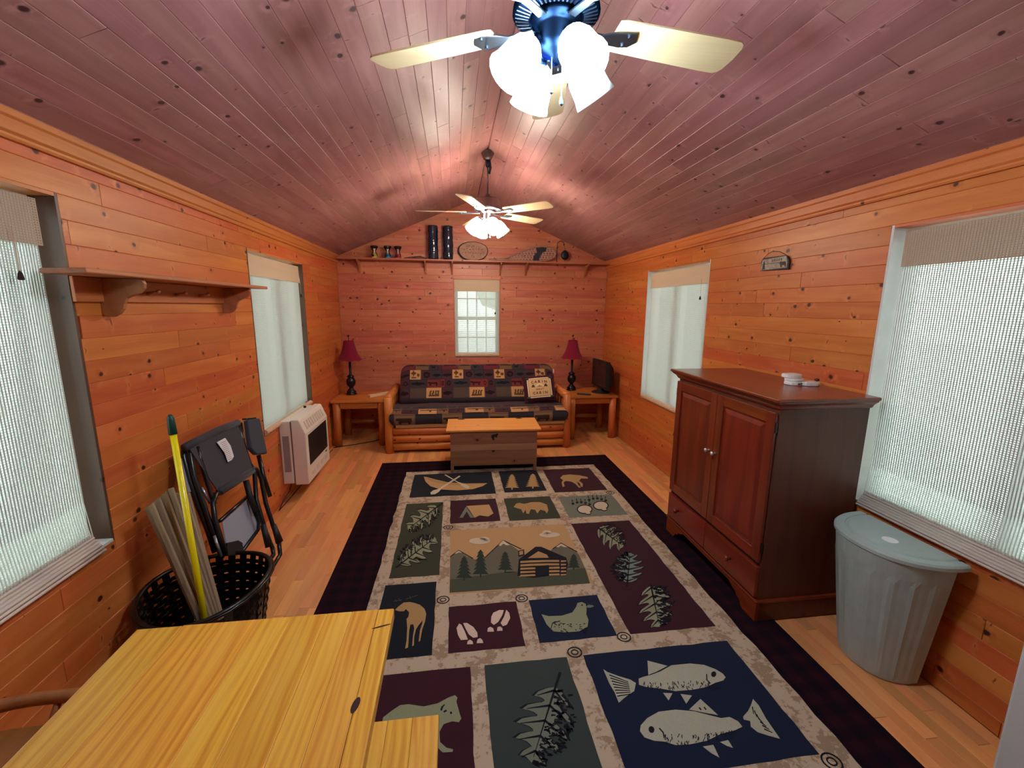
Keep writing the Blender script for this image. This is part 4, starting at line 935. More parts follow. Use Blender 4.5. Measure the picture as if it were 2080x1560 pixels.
# ================================================================== blanket chest
def chest():
    r = thing('blanket_chest', 'knotty pine trunk with orange lid and black bear latch, in front of the futon', 'chest', (.375, 4.22, 0), math.radians(-2))
    z0, z1 = .08, .43; X0, X1, Y0, Y1 = -.42, .43, -.20, .20
    hs = [(z0, .235, M['chest']), (.235, .298, M['chestlight']), (.298, z1, M['chest'])]
    for a, b, m in hs:
        mb = MB(); mb.box((X0, Y0, a + .0005), (X1, Y0 + .018, b - .0005)); mb.build('front_board', m, r, bev=.0015, world=False)
    for x in (X0, X1 - .018):
        for a, b, m in hs: mb = MB(); mb.box((x, Y0 + .018, a + .0005), (x + .018, Y1, b - .0005)); mb.build('side_board', M['chestside'], r, world=False)
    mb = MB(); mb.box((X0 + .018, Y1 - .018, z0), (X1 - .018, Y1, z1)); mb.box((X0 + .018, Y0 + .018, z0), (X1 - .018, Y1 - .018, z0 + .015)); mb.build('back', M['chest'], r, world=False)
    mb = MB(); mb.box((X0 - .038, Y0 - .028, z1), (X1 + .035, Y1 + .01, z1 + .022)); l = mb.build('lid', M['chestlid'], r, bev=.005, world=False)
    for x in (X0 + .10, X1 - .14): mb = MB(); mb.prism([(x - .035, Y1 - .035, z1 + .022), (x + .035, Y1 - .035, z1 + .022), (x + .035, Y1 - .018, z1 + .022), (x + .018, Y1 - .018, z1 + .022), (x + .018, Y1 + .002, z1 + .022), (x - .018, Y1 + .002, z1 + .022), (x - .018, Y1 - .018, z1 + .022), (x - .035, Y1 - .018, z1 + .022)], (0, 0, .0025)); mb.build('hinge', M['black'], l, world=False, fix=True)
    # bear-shaped latch
    b = [(-.03, -.012), (-.034, .006), (-.026, .014), (-.018, .016), (-.010, .022), (.006, .020), (.016, .026), (.022, .034), (.026, .028), (.032, .030), (.034, .020), (.030, .010), (.024, .006), (.022, -.012), (.014, -.012), (.013, -.003), (-.004, -.004), (-.006, -.024), (.002, -.030), (-.002, -.036), (-.020, -.036), (-.024, -.020)]
    mb = MB(); mb.prism([(.01 + x * 1.0, Y0 - .0005, .375 + z) for x, z in b], (0, -.003, 0)); mb.build('bear_latch', M['bronze'], r, world=False, fix=True)
    for x in (X0, X1 - .03):
        for y in (Y0, Y1 - .03): mb = MB(); mb.box((x, y if y < 0 else y - .03, .0112), (x + .03, y + .03 if y < 0 else y, z0)); mb.build('leg', M['chest'], r, world=False)
M['chestlight'] = wood('chest_pale_pine', (178, 136, 100), (150, 108, 76), (80, 44, 30), ax=0, face=2, ring=80, kprob=0.1, tint=.03)
chest()

# ================================================================== futon
def cushion_mesh(name, prof, x0, x1, thick, pat, parent, nx=200, endr=.05, seed=0, lump=.006, corner=0.0):
    """pad swept across x; prof = centre line (y, z), thick = thickness; pat(u, v) gives the woven colour"""
    rg = np.random.RandomState(seed)
    pts = [np.array(p, float) for p in prof]; seg = [0]
    for i in range(1, len(pts)): seg.append(seg[-1] + np.linalg.norm(pts[i] - pts[i - 1]))
    L = seg[-1]
    def cl(s):
        s = min(max(s, 0), L)
        for i in range(1, len(pts)):
            if s <= seg[i] + 1e-9: t = (s - seg[i - 1]) / (seg[i] - seg[i - 1]); return pts[i - 1] * (1 - t) + pts[i] * t
        return pts[-1]
    h = thick / 2; loop = []      # closed outline of the section: (y, z, v)
    N = 70
    def nrm(s):
        a, b = cl(s - .03), cl(s + .03); d = (b - a) / (np.linalg.norm(b - a) + 1e-9); return np.array([-d[1], d[0]])
    top = [(cl(h + (L - 2 * h) * i / N), nrm(h + (L - 2 * h) * i / N), h + (L - 2 * h) * i / N) for i in range(N + 1)]
    for c, n_, s in top: loop.append((c + n_ * h, s))
    c, n_, s = top[-1]; t_ = np.array([n_[1], -n_[0]])
    for k in range(1, 9): a = PI / 2 - PI * k / 9; loop.append((c + n_ * h * math.sin(a) + t_ * h * .9 * math.cos(a), s + k * .02))
    for c, n_, s in top[::-6]: loop.append((c - n_ * h, -s))
    c, n_, s = top[0]; t_ = np.array([n_[1], -n_[0]])
    for k in range(1, 11): a = -PI / 2 + PI * k / 11; loop.append((c + n_ * h * math.sin(a) - t_ * h * .9 * math.cos(a), h - (11 - k) * .02))
    m = len(loop); xs = np.linspace(0, 1, nx + 1); vs = []; ce = np.mean([q[0] for q in loop], axis=0)
    ph = rg.rand(6) * 6
    for i, u in enumerate(xs):
        x = x0 + (x1 - x0) * u; e = min(x - x0, x1 - x); sh = 1.0
        if e < endr: sh = math.sqrt(max(0.0, 1 - (1 - e / endr) ** 2)); 
        for j, (p, v) in enumerate(loop):
            cc = cl(abs(v)) if abs(v) <= L else cl(L)
            q = cc + (p - cc) * (.62 + .38 * sh)
            lu = lump * (math.sin(x * 7 + ph[0]) * math.sin(v * 9 + ph[1]) + .6 * math.sin(x * 13 + ph[2]) * math.sin(v * 5 + ph[3]))
            dd = p - cc; dl = np.linalg.norm(dd) + 1e-6
            q = q + dd / dl * lu
            if corner and e < corner: w_ = max(0.0, min(1.0, (abs(v) - L * .45) / (L * .55))); dn = (pts[0] - pts[-1]) / np.linalg.norm(pts[0] - pts[-1]); q = q + dn * corner * (1 - math.sqrt(max(0, 1 - (1 - e / corner) ** 2))) * w_
            vs.append((x, q[0], q[1]))
    fs = []; cols = []
    for i in range(nx):
        for j in range(m):
            j2 = (j + 1) % m; fs.append((i * m + j, i * m + j2, (i + 1) * m + j2, (i + 1) * m + j)); cols.append(pat((xs[i] + xs[i + 1]) / 2 * (x1 - x0), loop[j][1]))
    fs.append(tuple(range(m))[::-1]); cols.append(cols[0]); fs.append(tuple(nx * m + j for j in range(m))); cols.append(cols[0])
    me = bpy.data.meshes.new(name); o = Vector(MW(parent).translation); me.from_pydata([(p[0] - o.x, p[1] - o.y, p[2] - o.z) for p in vs], [], fs)
    at = me.color_attributes.new('weave', 'FLOAT_COLOR', 'CORNER'); buf = []
    for f_, c in zip(fs, cols): buf += list(lin(c) + (1.0,)) * len(f_)
    at.data.foreach_set('color', buf); me.polygons.foreach_set('use_smooth', [True] * len(fs)); me.materials.append(M['wovenpat'])
    ob = bpy.data.objects.new(name, me); COL.objects.link(ob); ob.parent = parent; return ob
# woven lodge pattern: rows of patches repeating every 0.52 m
TAN, WINE, TEAL, OLI, PLUM, RUST = (182, 134, 88), (84, 36, 44), (52, 46, 52), (78, 62, 54), (66, 40, 48), (106, 44, 44)
REP = 0.515
def blob(x, y, kind):
    """dark figure inside a patch, x y in -1..1"""
    if kind == 0: return abs(y + .1) < .34 * (1 - x * x) and abs(x) < .85                    # fish
    if kind == 1: return (abs(x) < .62 and -.1 < y < .28) or (abs(abs(x) - .45) < .13 and -.62 < y < 0) or (abs(x + .68) < .2 and .05 < y < .45)   # bear
    if kind == 2: return (abs(x + .3) < .5 - abs(y - .35) and y > -.1) or (abs(x + .3) < .07 and y > -.4) or (abs(x - .5) < .25 and abs(y) < .28) or (abs(x - .5) < .06 and y > -.5 and y < 0) or (abs(y + .6) < .12 and abs(x + .2) < .4)   # pines
    if kind == 3: r = math.hypot(x, y); return .3 < r < .62 or r < .12                          # ring
    if kind == 4: return abs(y + .05 * math.sin(9 * x)) < .34 * (1 - abs(x)) + .1 * abs(math.sin(8 * x)) and abs(x) < .8   # leaf
    if kind == 5: return any(abs(x - c - .16 * (y + .3)) < .11 and -.55 < y < .45 for c in (-.5, -.15, .2, .5)) or (abs(y + .42) < .14 and abs(x) < .65)   # bear family
    return False
def rowpat(specs, off):
    def f(u, y):
        x = (u + off) % REP
        for (a, b, c, k) in specs:
            if a <= x < b:
                lx = (x - (a + b) / 2) / ((b - a) / 2)
                if abs(lx) > .95 or abs(y) > .95: return tuple(int(v * .8) for v in c)
                if k is not None and blob(lx, y, k): return tuple(int(v * .45) for v in c)
                return c
        return TEAL
    return f
ROWS = [  # measured from the top edge of the backrest downwards
    (.00, .04, rowpat([(0, .18, PLUM, None), (.18, .33, OLI, None), (.33, REP, PLUM, None)], 0)),
    (.04, .165, rowpat([(0, .20, (98, 38, 50), 4), (.20, .36, (108, 80, 58), 0), (.36, .47, TEAL, 3), (.47, REP, PLUM, None)], .0)),
    (.165, .30, rowpat([(0, .13, PLUM, 0), (.13, .265, TAN, 2), (.265, .40, PLUM, 3), (.40, REP, TEAL, 0)], .0)),
    (.30, .41, rowpat([(0, .09, PLUM, 3), (.09, .30, TEAL, 4), (.30, .46, RUST, 1), (.46, REP, (112, 44, 44), 3)], -.04)),
    (.41, .56, rowpat([(0, .14, PLUM, 4), (.14, .33, OLI, None), (.33, REP, TAN, 5)], .0))]
def pat_back(u, v):
    s = 0.60 - v       # distance from the top edge
    if v < 0 or s < 0: return PLUM
    for a, b, fn in ROWS:
        if a <= s < b: return fn(u + .02, 1 - 2 * (s - a) / (b - a))
    return TEAL
r1 = rowpat([(0, .13, (120, 84, 62), 4), (.13, .31, PLUM, 4), (.31, .54, TAN, 4)], .0)
r2 = rowpat([(0, .055, TEAL, None), (.055, .28, (126, 92, 68), 1), (.28, .50, TEAL, None)], .0)
def pat_seat(u, v):
    s = v + .105
    if s < .0: return TEAL
    if s < .115: return r2(u, -1 + 2 * s / .115)
    if s < .235: return r1(u, -1 + 2 * (s - .115) / .12)
    if s < .36: return rowpat([(0, .2, TEAL, None), (.2, .34, OLI, 3), (.34, REP, PLUM, 4)], .1)(u, -1 + 2 * (s - .235) / .125)
    return PLUM
def futon():
    r = thing('futon_sofa', 'log-frame futon sofa with lodge patchwork mattress against the far wall', 'sofa', (.28, 5.1, 0))
    xl, xr = -.728, 1.288; yf, yb = 4.735, 5.56
    for x in (xl, xr):
        for y, top in ((yf, .635), (yb - .06, .60)):
            mb = MB(); mb.tube([(x, y, 0), (x, y, .2), (x + .003, y, .42), (x, y, top)], [.047, .050, .047, .044], 16); mb.build('post', M['log'], r, smooth='auto' and False or True, bev=0)
        s = 1 if x < 0 else -1
        for z, rr in ((.612, .045), (.20, .038), (.40, .034)):
            mb = MB(); mb.tube([(x, yf + .02, z), (x, (yf + yb) / 2, z + .003), (x, yb - .07, z)], [rr, rr * 1.05, rr], 14); mb.build('arm_log' if z > .6 else 'side_rail', M['logy'], r, smooth=True)
        for y in (4.93, 5.1, 5.27): mb = MB(); mb.tube([(x, y, .40), (x, y, .60)], .017, 10); mb.build('spindle', M['log'], r, smooth=True)
    for z, rr in ((.072, .046), (.160, .046), (.247, .044)):
        mb = MB(); n = 9; mb.tube([(xl + .04 + (xr - xl - .08) * i / n, yf, z + .002 * math.sin(i * 2.1)) for i in range(n + 1)], [rr * (1 + .03 * math.sin(i * 3 + z * 9)) for i in range(n + 1)], 14); mb.build('front_log', M['logx'], r, smooth=True)
    mb = MB(); mb.box((xl + .075, yf - .035, .292), (xr - .035, yf - .012, .352)); mb.build('front_rail', M['railpale'], r, bev=.002)
    mb = MB(); mb.box((xl + .05, yf + .0, .26), (xr - .05, yb - .1, .285)); mb.build('seat_deck', M['logx'], r)
    mb = MB(); mb.box((xl + .05, yb - .03, .15), (xr - .05, yb, .80)); mb.build('back_frame', M['logx'], r)
    seatp = [(4.715, .330), (4.735, .40), (4.80, .425), (5.0, .405), (5.3, .38)]
    seatp = [(4.755, .395), (4.85, .402), (5.0, .395), (5.3, .375)]
    seat = cushion_mesh('seat_mattress', [(4.66, .40)] + seatp, xl + .012, xr + .002, .175, pat_seat, r, nx=200, endr=.05, seed=3, lump=.004)
    back = cushion_mesh('backrest_mattress', [(5.115, .455), (5.22, .60), (5.34, .76), (5.425, .90)], xl + .075, xr - .045, .15, pat_back, r, nx=200, endr=.05, seed=5, lump=.006, corner=.11)
    mb = MB(); p = onY(1123, 752, 5.36); mb.box((p.x - .004, p.y - .03, p.z - .03), (p.x + .010, p.y - .02, p.z + .02)); mb.build('care_tag', M['tagw'], r)
    return r
M['railpale'] = wood('rail_pale_pine', (206, 150, 100), (176, 120, 74), (110, 60, 30), ax=0, face=2, ring=60, kprob=.2, tint=.03)
futon()
# 'cabin' pillow
def text_mesh(s, size, ext=.0008):
    c = bpy.data.curves.new('lettering', 'FONT'); c.body = s; c.size = size; c.align_x = 'CENTER'; c.align_y = 'CENTER'; c.extrude = ext; c.resolution_u = 3
    try: c.offset = size * .02
    except Exception: pass
    o = bpy.data.objects.new('lettering', c); COL.objects.link(o)
    bpy.context.view_layer.update(); dg = bpy.context.evaluated_depsgraph_get(); me = bpy.data.meshes.new_from_object(o.evaluated_get(dg))
    bpy.data.objects.remove(o, do_unlink=True); return me
def pillow():
    c = V((1.005, 4.975, .660)); tilt = math.radians(-27); rz = math.radians(-4); roll = math.radians(-5)
    r = thing('throw_pillow', 'maroon pillow with tan centre reading CABIN SWEET CABIN, leaning on the futon back', 'pillow', c)
    # local frame: x right, z up the face, -y towards the room
    r.rotation_euler = (tilt, roll, rz)
    mb = MB(); n = 18; half = .195; hz = .165; vs = []; fs = []
    for s in (-1, 1):
        for i in range(n + 1):
            for j in range(n + 1):
                a, b = -1 + 2 * i / n, -1 + 2 * j / n; t = ((1 - a * a) * (1 - b * b)) ** .42 * .055; pin = 1 - .05 * (1 - abs(a)) * abs(b) - .05 * (1 - abs(b)) * abs(a)
                vs.append((a * half * pin, s * t, b * hz * pin))
    N = (n + 1) ** 2
    for k in (0, 1):
        for i in range(n):
            for j in range(n): q = [k * N + i * (n + 1) + j, k * N + (i + 1) * (n + 1) + j, k * N + (i + 1) * (n + 1) + j + 1, k * N + i * (n + 1) + j + 1]; fs.append(q if k == 0 else q[::-1])
    mb.add(vs, fs); mb.build('cover', M['maroon'], r, smooth=True, world=False)
    def yq(a, b): return -(((1 - a * a) * (1 - b * b)) ** .42 * .055)
    def sheet(name, w, h, lift, mat, par, cx=0, cz=0, n=8):
        mb = MB(); vs = []; fs = []
        for i in range(n + 1):
            for j in range(n + 1):
                x = cx - w + 2 * w * i / n; z = cz - h + 2 * h * j / n; vs.append((x, yq(x / half, z / hz) - lift, z))
        for i in range(n):
            for j in range(n): a = i * (n + 1) + j; fs.append((a, a + n + 1, a + n + 2, a + 1))
        mb.add(vs, fs); return mb.build(name, mat, par, world=False, smooth=True)
    sheet('printed_panel', .143, .122, .0030, M['pcream'], r)
    sheet('panel_line', .131, .110, .0042, M['dkbrown'], r)
    face = sheet('panel_field', .127, .106, .0054, M['tan'], r)
    def put(me, x, z, mat, name='lettering'):
        o = bpy.data.objects.new(name, me); COL.objects.link(o); me.materials.clear(); me.materials.append(mat)
        for v in me.vertices:
            X, Zz, t = v.co.x, v.co.y, v.co.z; px, pz = x + X, z + Zz; v.co = (px, yq(px / half, pz / hz) - .0075 - t, pz)
        o.parent = r
    # letters of the upper and lower word follow a gentle arch
    def arc(word, z, size, k):
        m_ = len(word); sp = size * .86
        for i, ch in enumerate(word):
            x = (i - (m_ - 1) / 2) * sp; me = text_mesh(ch, size); put(me, x, z - k * x * x, M['dkbrown'], 'letter')
    arc('CABIN', .070, .046, 1.0); arc('SWEET', -.028, .024, -1.0); arc('CABIN', -.070, .042, .0)
    mb = MB(); L = .0075
    def flat(pts, m): mb.prism([(x, yq(x / half, z / hz) - L, z) for x, z in pts], (0, -.0008, 0), m)
    flat([(-.055, .006), (-.02, .026), (.0, .034), (.02, .026), (.055, .006), (.05, .016), (.02, .040), (0, .046), (-.02, .040), (-.05, .016)], 1)
    flat([(-.03, .004), (0, .018), (.03, .004), (.0, .009)], 0)
    for x in (-.075, .075): flat([(x, .040), (x - .020, .020), (x - .012, .021), (x - .024, .004), (x + .024, .004), (x + .012, .021), (x + .020, .020)], 2)
    mb.build('mountain_picture', [M['dkbrown'], M['pcream'], M['dkgreen']], r, world=False, fix=True)
    for sx in (-1, 1):
        for sz in (-1, 1):
            mb = MB(); mb.ball((sx * .142, yq(.72, .72) - .008, sz * .118), (.024, .008, .014), 10); mb.build('corner_bow', M['dkgreen'], r, world=False, smooth=True)
M['pcream'] = fabric('panel_cream', (226, 206, 176), .06)
pillow()

# ================================================================== end tables
def endtable(x0, x1, y0, y1, lab, shelf=True):
    r = thing('log_end_table', lab, 'side table', ((x0 + x1) / 2, (y0 + y1) / 2, 0), group='log end tables beside the futon')
    mb = MB(); n = 5
    for i in range(n):
        a = y0 + (y1 - y0) * i / n; b = y0 + (y1 - y0) * (i + 1) / n; mb = MB(); mb.box((x0, a + .0005, .522), (x1, b - .0005, .55)); mb.build('top_board', M['logx'], r, bev=.003)
    for x in (x0 + .05, x1 - .05):
        for y in (y0 + .05, y1 - .05): mb = MB(); mb.tube([(x, y, 0), (x, y, .25), (x, y, .5215)], [.043, .042, .044], 14); mb.build('leg', M['log'], r, smooth=True)
    for (a, b) in (((x0 + .05, y0 + .05), (x1 - .05, y0 + .05)), ((x0 + .05, y1 - .05), (x1 - .05, y1 - .05))):
        mb = MB(); mb.box((a[0] + .04, a[1] - .014, .445), (b[0] - .04, a[1] + .014, .515)); mb.build('apron', M['logx'], r, bev=.008)
    for x in (x0 + .05, x1 - .05): mb = MB(); mb.box((x - .014, y0 + .09, .445), (x + .014, y1 - .09, .515)); mb.build('apron', M['logy'], r, bev=.008)
    mb = MB(); mb.tube([(x0 + .08, y1 - .05, .17), (x1 - .08, y1 - .05, .17)], .028, 12); mb.build('back_stretcher', M['logx'], r, smooth=True)
endtable(-1.405, -.80, 4.99, 5.56, 'log end table left of the futon, carrying a lamp and a slim pale box')
endtable(1.385, 2.01, 4.99, 5.56, 'log end table right of the futon, carrying a lamp and the television')
def lamp(x, y, lab, rz):
    r = thing('table_lamp', lab, 'lamp', (x, y, .55), rz, group='black table lamps with burgundy shades')
    pr = [(.062, 0), (.064, .012), (.052, .022), (.058, .034), (.046, .05), (.03, .07), (.022, .085), (.034, .10), (.052, .125), (.056, .16), (.05, .185), (.034, .205), (.04, .215), (.046, .225), (.03, .235), (.018, .245), (.014, .27), (.014, .45)]
    mb = MB(); mb.lathe(pr, n=24); mb.build('base', M['lampbody'], r, smooth=True, world=False)
    mb = MB(); mb.lathe([(.014, .45), (.02, .455), (.02, .50), (.004, .505), (.003, .70), (0, .70)], n=12); mb.build('socket', M['lampbody'], r, smooth=True, world=False)
    mb = MB(); n = 8; lev = [(.150, .432), (.128, .450), (.098, .50), (.078, .56), (.064, .62), (.058, .655)]
    vs = []; fs = []
    for (rr, z) in lev:
        for i in range(n * 4):
            a = 2 * PI * i / (n * 4); f = abs(((i % 4) - 2) / 2.0); sc = (1 if z > .45 else 1) * (1 + .05 * f if z < .46 else 1 - .02 * (1 - f)); vs.append((rr * sc * math.cos(a), rr * sc * math.sin(a), z - (.012 * f if z < .46 else 0)))
    q = n * 4
    for k in range(len(lev) - 1):
        for i in range(q): fs.append((k * q + i, k * q + (i + 1) % q, (k + 1) * q + (i + 1) % q, (k + 1) * q + i))
    mb.add(vs, fs); o = mb.build('shade', M['lampshade'], r, world=False); sm = o.modifiers.new('t', 'SOLIDIFY'); sm.thickness = .003
    mb = MB(); mb.lathe([(.006, .70), (.012, .706), (.013, .714), (.005, .724), (0, .728)], n=10); mb.build('finial', M['lampbody'], r, smooth=True, world=False)
    mb = MB()
    for i in range(3): a = 2 * PI * i / 3; mb.tube([(0, 0, .652), (.058 * math.cos(a), .058 * math.sin(a), .652)], .0015, 5)
    mb.build('shade_spider', M['lampbody'], r, world=False)
lamp(-1.255, 5.37, 'black turned lamp with burgundy bell shade on the left end table', .2)
lamp(1.52, 5.40, 'black turned lamp with burgundy bell shade beside the television', .5)
# folder / leaflet, remote, television
mb = MB(); a, b, c, d = onZ(752, 804, .56), onZ(752, 800, .56), onZ(796, 795, .56), onZ(797, 799, .56)
cen = (onZ(752, 806, .56) + onZ(797, 798, .56)) / 2; dr = (onZ(797, 798, .56) - onZ(752, 806, .56)); dr.z = 0; L = dr.length; dr.normalize(); pe = V((-dr.y, dr.x, 0))
P = [V((cen.x, cen.y, .5505)) + dr * s * L / 2 + pe * t for s, t in ((-1, 0), (1, 0), (1, .05), (-1, .05))]
mb.prism(P, (0, 0, .028)); tag(mb.build('slim_box', M['cream'], fix=True, bev=.002), 'slim pale cream box lying on the left end table beside the lamp', 'box')
def remote():
    p = onZ(1186, 801, .556); r = thing('remote_control', 'black remote control lying at the front edge of the right end table', 'remote', (p.x, p.y, .5505), math.radians(-28))
    mb = MB(); mb.box((-.085, -.022, 0), (.085, .022, .016)); mb.build('body', M['blackmatt'], r, bev=.005, world=False)
    mb = MB()
    for i in range(7):
        for j in range(3): mb.box((-.07 + i * .018, -.014 + j * .011, .016), (-.06 + i * .018, -.008 + j * .011, .018))
    mb.build('buttons', M['ink'], r, world=False)
remote()
def tv():
    r = thing('television', 'small black television on the right end table, screen turned towards the left wall', 'television', (1.86, 5.22, .55), math.radians(-86))
    # local: x along the screen, -y = screen side
    mb = MB(); mb.box((-.235, -.032, .065), (.235, .012, .415)); mb.build('bezel', M['blackmatt'], r, bev=.006, world=False)
    mb = MB(); mb.box((-.212, -.0335, .088), (.212, -.032, .395)); mb.build('screen', M['gloss'], r, world=False)
    mb = MB(); A = [(-.225, .012, .075), (.225, .012, .075), (.225, .012, .405), (-.225, .012, .405)]; B = [(-.17, .105, .10), (.17, .105, .10), (.17, .085, .33), (-.17, .085, .33)]
    mb.add(A + B, [(0, 1, 5, 4), (1, 2, 6, 5), (2, 3, 7, 6), (3, 0, 4, 7), (4, 5, 6, 7)]); mb.build('rear_housing', M['blackmatt'], r, bev=.006, world=False, fix=True)
    mb = MB(); mb.lathe([(.115, 0), (.118, .006), (.10, .016), (.04, .024), (.032, .07)], n=24); mb.build('stand', M['blackmatt'], r, smooth=True, world=False)
tv()
# ================================================================== ceiling fans
def fan(y, ph, lab, lampmat, dim, zb=2.445, dimmat=None, bm_=None):
    x = XM; r = thing('ceiling_fan', lab, 'ceiling fan', (x, y, ZR - .02), group=None)
    mb = MB(); mb.lathe([(.012, zb + .44), (.034, zb + .446), (.045, zb + .47), (.062, zb + .505), (.066, zb + .512)], (x, y, 0), n=24); mb.build('canopy', bm_, r, smooth=True)
    mb = MB(); mb.lathe([(.016, zb + .385), (.019, zb + .40), (.019, zb + .442)], (x, y, 0), n=16); mb.tube([(x + .016, y, zb + .44), (x + .024, y, zb + .38), (x + .014, y, zb + .33)], [.011, .013, .010], 10); mb.build('hanger_ball', M['navyp'], r, smooth=True)
    mb = MB(); mb.tube([(x, y, zb + .15), (x, y, zb + .44)], .0065, 10); mb.build('down_rod', bm_, r, smooth=True)
    mb = MB(); mb.lathe([(.012, zb + .165), (.022, zb + .16), (.024, zb + .135), (.05, zb + .13), (.105, zb + .118), (.118, zb + .10), (.12, zb + .055), (.128, zb + .045), (.13, zb + .03), (.118, zb + .022), (.075, zb + .020)], (x, y, 0), n=36); mot = mb.build('motor_housing', bm_, r, smooth=True)
    mb = MB()
    for k in range(44):
        a = 2 * PI * k / 44; ca, sa = math.cos(a), math.sin(a)
        p, q = V((x + .082 * ca, y + .082 * sa, zb + .016)), V((x + .122 * ca, y + .122 * sa, zb + .022)); w = V((-sa, ca, 0)) * .0022
        mb.prism([p - w, q - w, q + w, p + w], (0, 0, .006))
    mb.build('vent_ribs', M['fanplate'], r, fix=True)
    mb = MB(); mb.lathe([(.078, zb + .022), (.074, zb + .008), (.058, zb + .0), (.052, zb - .006), (.054, zb - .05), (.048, zb - .062), (.040, zb - .075), (.018, zb - .085), (.012, zb - .10), (0, zb - .102)], (x, y, 0), n=32); mb.build('switch_housing', bm_, r, smooth=True)
    for k in range(5):
        a = math.radians(ph + 72 * k); q = Quaternion((0, 0, 1), a) @ Quaternion((1, 0, 0), math.radians(-11))
        n = 12; P = []
        out = [(.19, -.052), (.21, -.058), (.36, -.064), (.56, -.069), (.612, -.068), (.626, -.060), (.634, -.045), (.638, 0)]
        out = out + [(p[0], -p[1]) for p in out[-2::-1]]
        P = [V((x, y, zb + .004)) + q @ V((px, py, 0)) for px, py in out]
        mb = MB(); mb.prism(P, q @ V((0, 0, .006)))
        b = mb.build('blade', M['blade'], r, fix=True)
        mb = MB(); c = lambda px, py, pz=0: V((x, y, zb + .004)) + (Quaternion((0, 0, 1), a) @ V((px, py, pz)))
        mb.prism([c(.07, -.014, -.004), c(.15, -.011, -.006), c(.18, -.03, -.006), (c(.25, -.040, -.002)), c(.27, 0, -.002), c(.25, .040, -.002), c(.18, .03, -.006), c(.15, .011, -.006), c(.07, .014, -.004)], (0, 0, -.004))
        for py in (-.022, .022): mb.tube([c(.235, py, -.004), c(.235, py, -.011)], .005, 8)
        mb.build('blade_bracket', M['fanplate'], b, fix=True)
    for k in range(4):
        a = math.radians(20 + 90 * k); d = V((math.cos(a), math.sin(a), 0)); base = V((x, y, zb - .045))
        n0 = base + d * .045; n1 = base + d * .072 + V((0, 0, -.012)); ax = (d * .62 + V((0, 0, -.78))).normalized()
        mb = MB(); mb.tube([n0, base + d * .064 + V((0, 0, .004)), n1, n1 + ax * .014], [.009, .009, .012, .020], 12); arm = mb.build('lamp_arm', bm_, r, smooth=True)
        mb = MB(); mb.lathe([(.021, .0), (.034, .008), (.048, .028), (.056, .055), (.058, .080), (.060, .105), (.066, .128), (.064, .128), (.057, .104), (.054, .078), (.050, .052), (.042, .030), (.020, .012)], n1 + ax * .010, ax=ax, n=18)
        mb.build('lamp_glass', dimmat if k in dim else lampmat, r, smooth=True)
    for dx, L in ((.02, .13), (-.012, .10)):
        mb = MB(); mb.tube([(x + dx, y - .01, zb - .07), (x + dx, y - .01, zb - .07 - L)], .0016, 5); mb.lathe([(0, 0), (.006, .005), (.007, .012), (.003, .026)], (x + dx, y - .01, zb - .09 - L), n=8); mb.build('pull_chain', M['fanplate'], r)
M['navyp'] = plain('fan_hanger_navy', (22, 30, 54), .4)
fan(1.42, 8, 'near ceiling fan with bright white lamps, cut off by the top of the photo', M['lampA'], (0,), dimmat=M['frost'], bm_=M['fanmetal'])
fan(4.05, -40, 'far ceiling fan with warm lamps hanging before the gable', M['lampB'], (), dimmat=M['frost'], bm_=M['fanwarm'])

# ================================================================== long wall shelf (left) and far wall shelf
def leftshelf():
    r = thing('wall_shelf', 'pine shelf with two scrolled brackets and peg rail, on the left wall between the windows', 'shelf', (XL + .1, 2.4, 1.72))
    mb = MB(); mb.prism([(XL, 1.745, 1.722), (XL + .195, 1.68, 1.722), (XL + .20, 3.13, 1.722), (XL, 3.06, 1.722)], (0, 0, .018)); mb.build('shelf_board', M['shelf'], r, bev=.005, fix=True)
    mb = MB(); mb.box((XL, 1.86, 1.625), (XL + .016, 3.03, 1.7215)); mb.build('peg_rail', M['trim'], r, bev=.003)
    for y in (1.99, 2.93):
        sc = [(0, 1.7215), (.165, 1.7215), (.172, 1.700), (.168, 1.682), (.150, 1.664), (.120, 1.652), (.100, 1.642), (.090, 1.625), (.082, 1.600), (.066, 1.580), (.040, 1.566), (.014, 1.566), (0, 1.575)]
        mb = MB(); mb.prism([(XL + a, y, z) for a, z in sc], (0, .020, 0)); mb.build('bracket', M['shelf'], r, bev=.003, fix=True)
    for y in (2.25, 2.46, 2.67):
        mb = MB(); mb.tube([(XL + .014, y, 1.665), (XL + .06, y, 1.675)], [.008, .006], 8); mb.ball((XL + .064, y, 1.676), .010, 8); mb.build('peg', M['shelf'], r, smooth=True)
leftshelf()
ZS = 2.195
def farshelf():
    r = thing('display_shelf', 'long pine display shelf across the far wall below the gable', 'shelf', (.32, 5.66, ZS - .02))
    mb = MB(); mb.box((-1.385, 5.565, ZS - .020), (2.055, YF, ZS)); mb.build('shelf_board', M['shelfx'], r, bev=.003)
    for x in (-1.165, -.355, -.02, .60, .935, 1.74):
        sc = [(YF, ZS - .0205), (YF - .165, ZS - .0205), (YF - .165, ZS - .035), (YF - .12, ZS - .052), (YF - .07, ZS - .085), (YF - .035, ZS - .13), (YF - .022, ZS - .165), (YF, ZS - .17)]
        mb = MB(); mb.prism([(x, y, z) for y, z in sc], (.018, 0, 0)); mb.build('bracket', M['shelf'], r, bev=.002, fix=True)
farshelf()
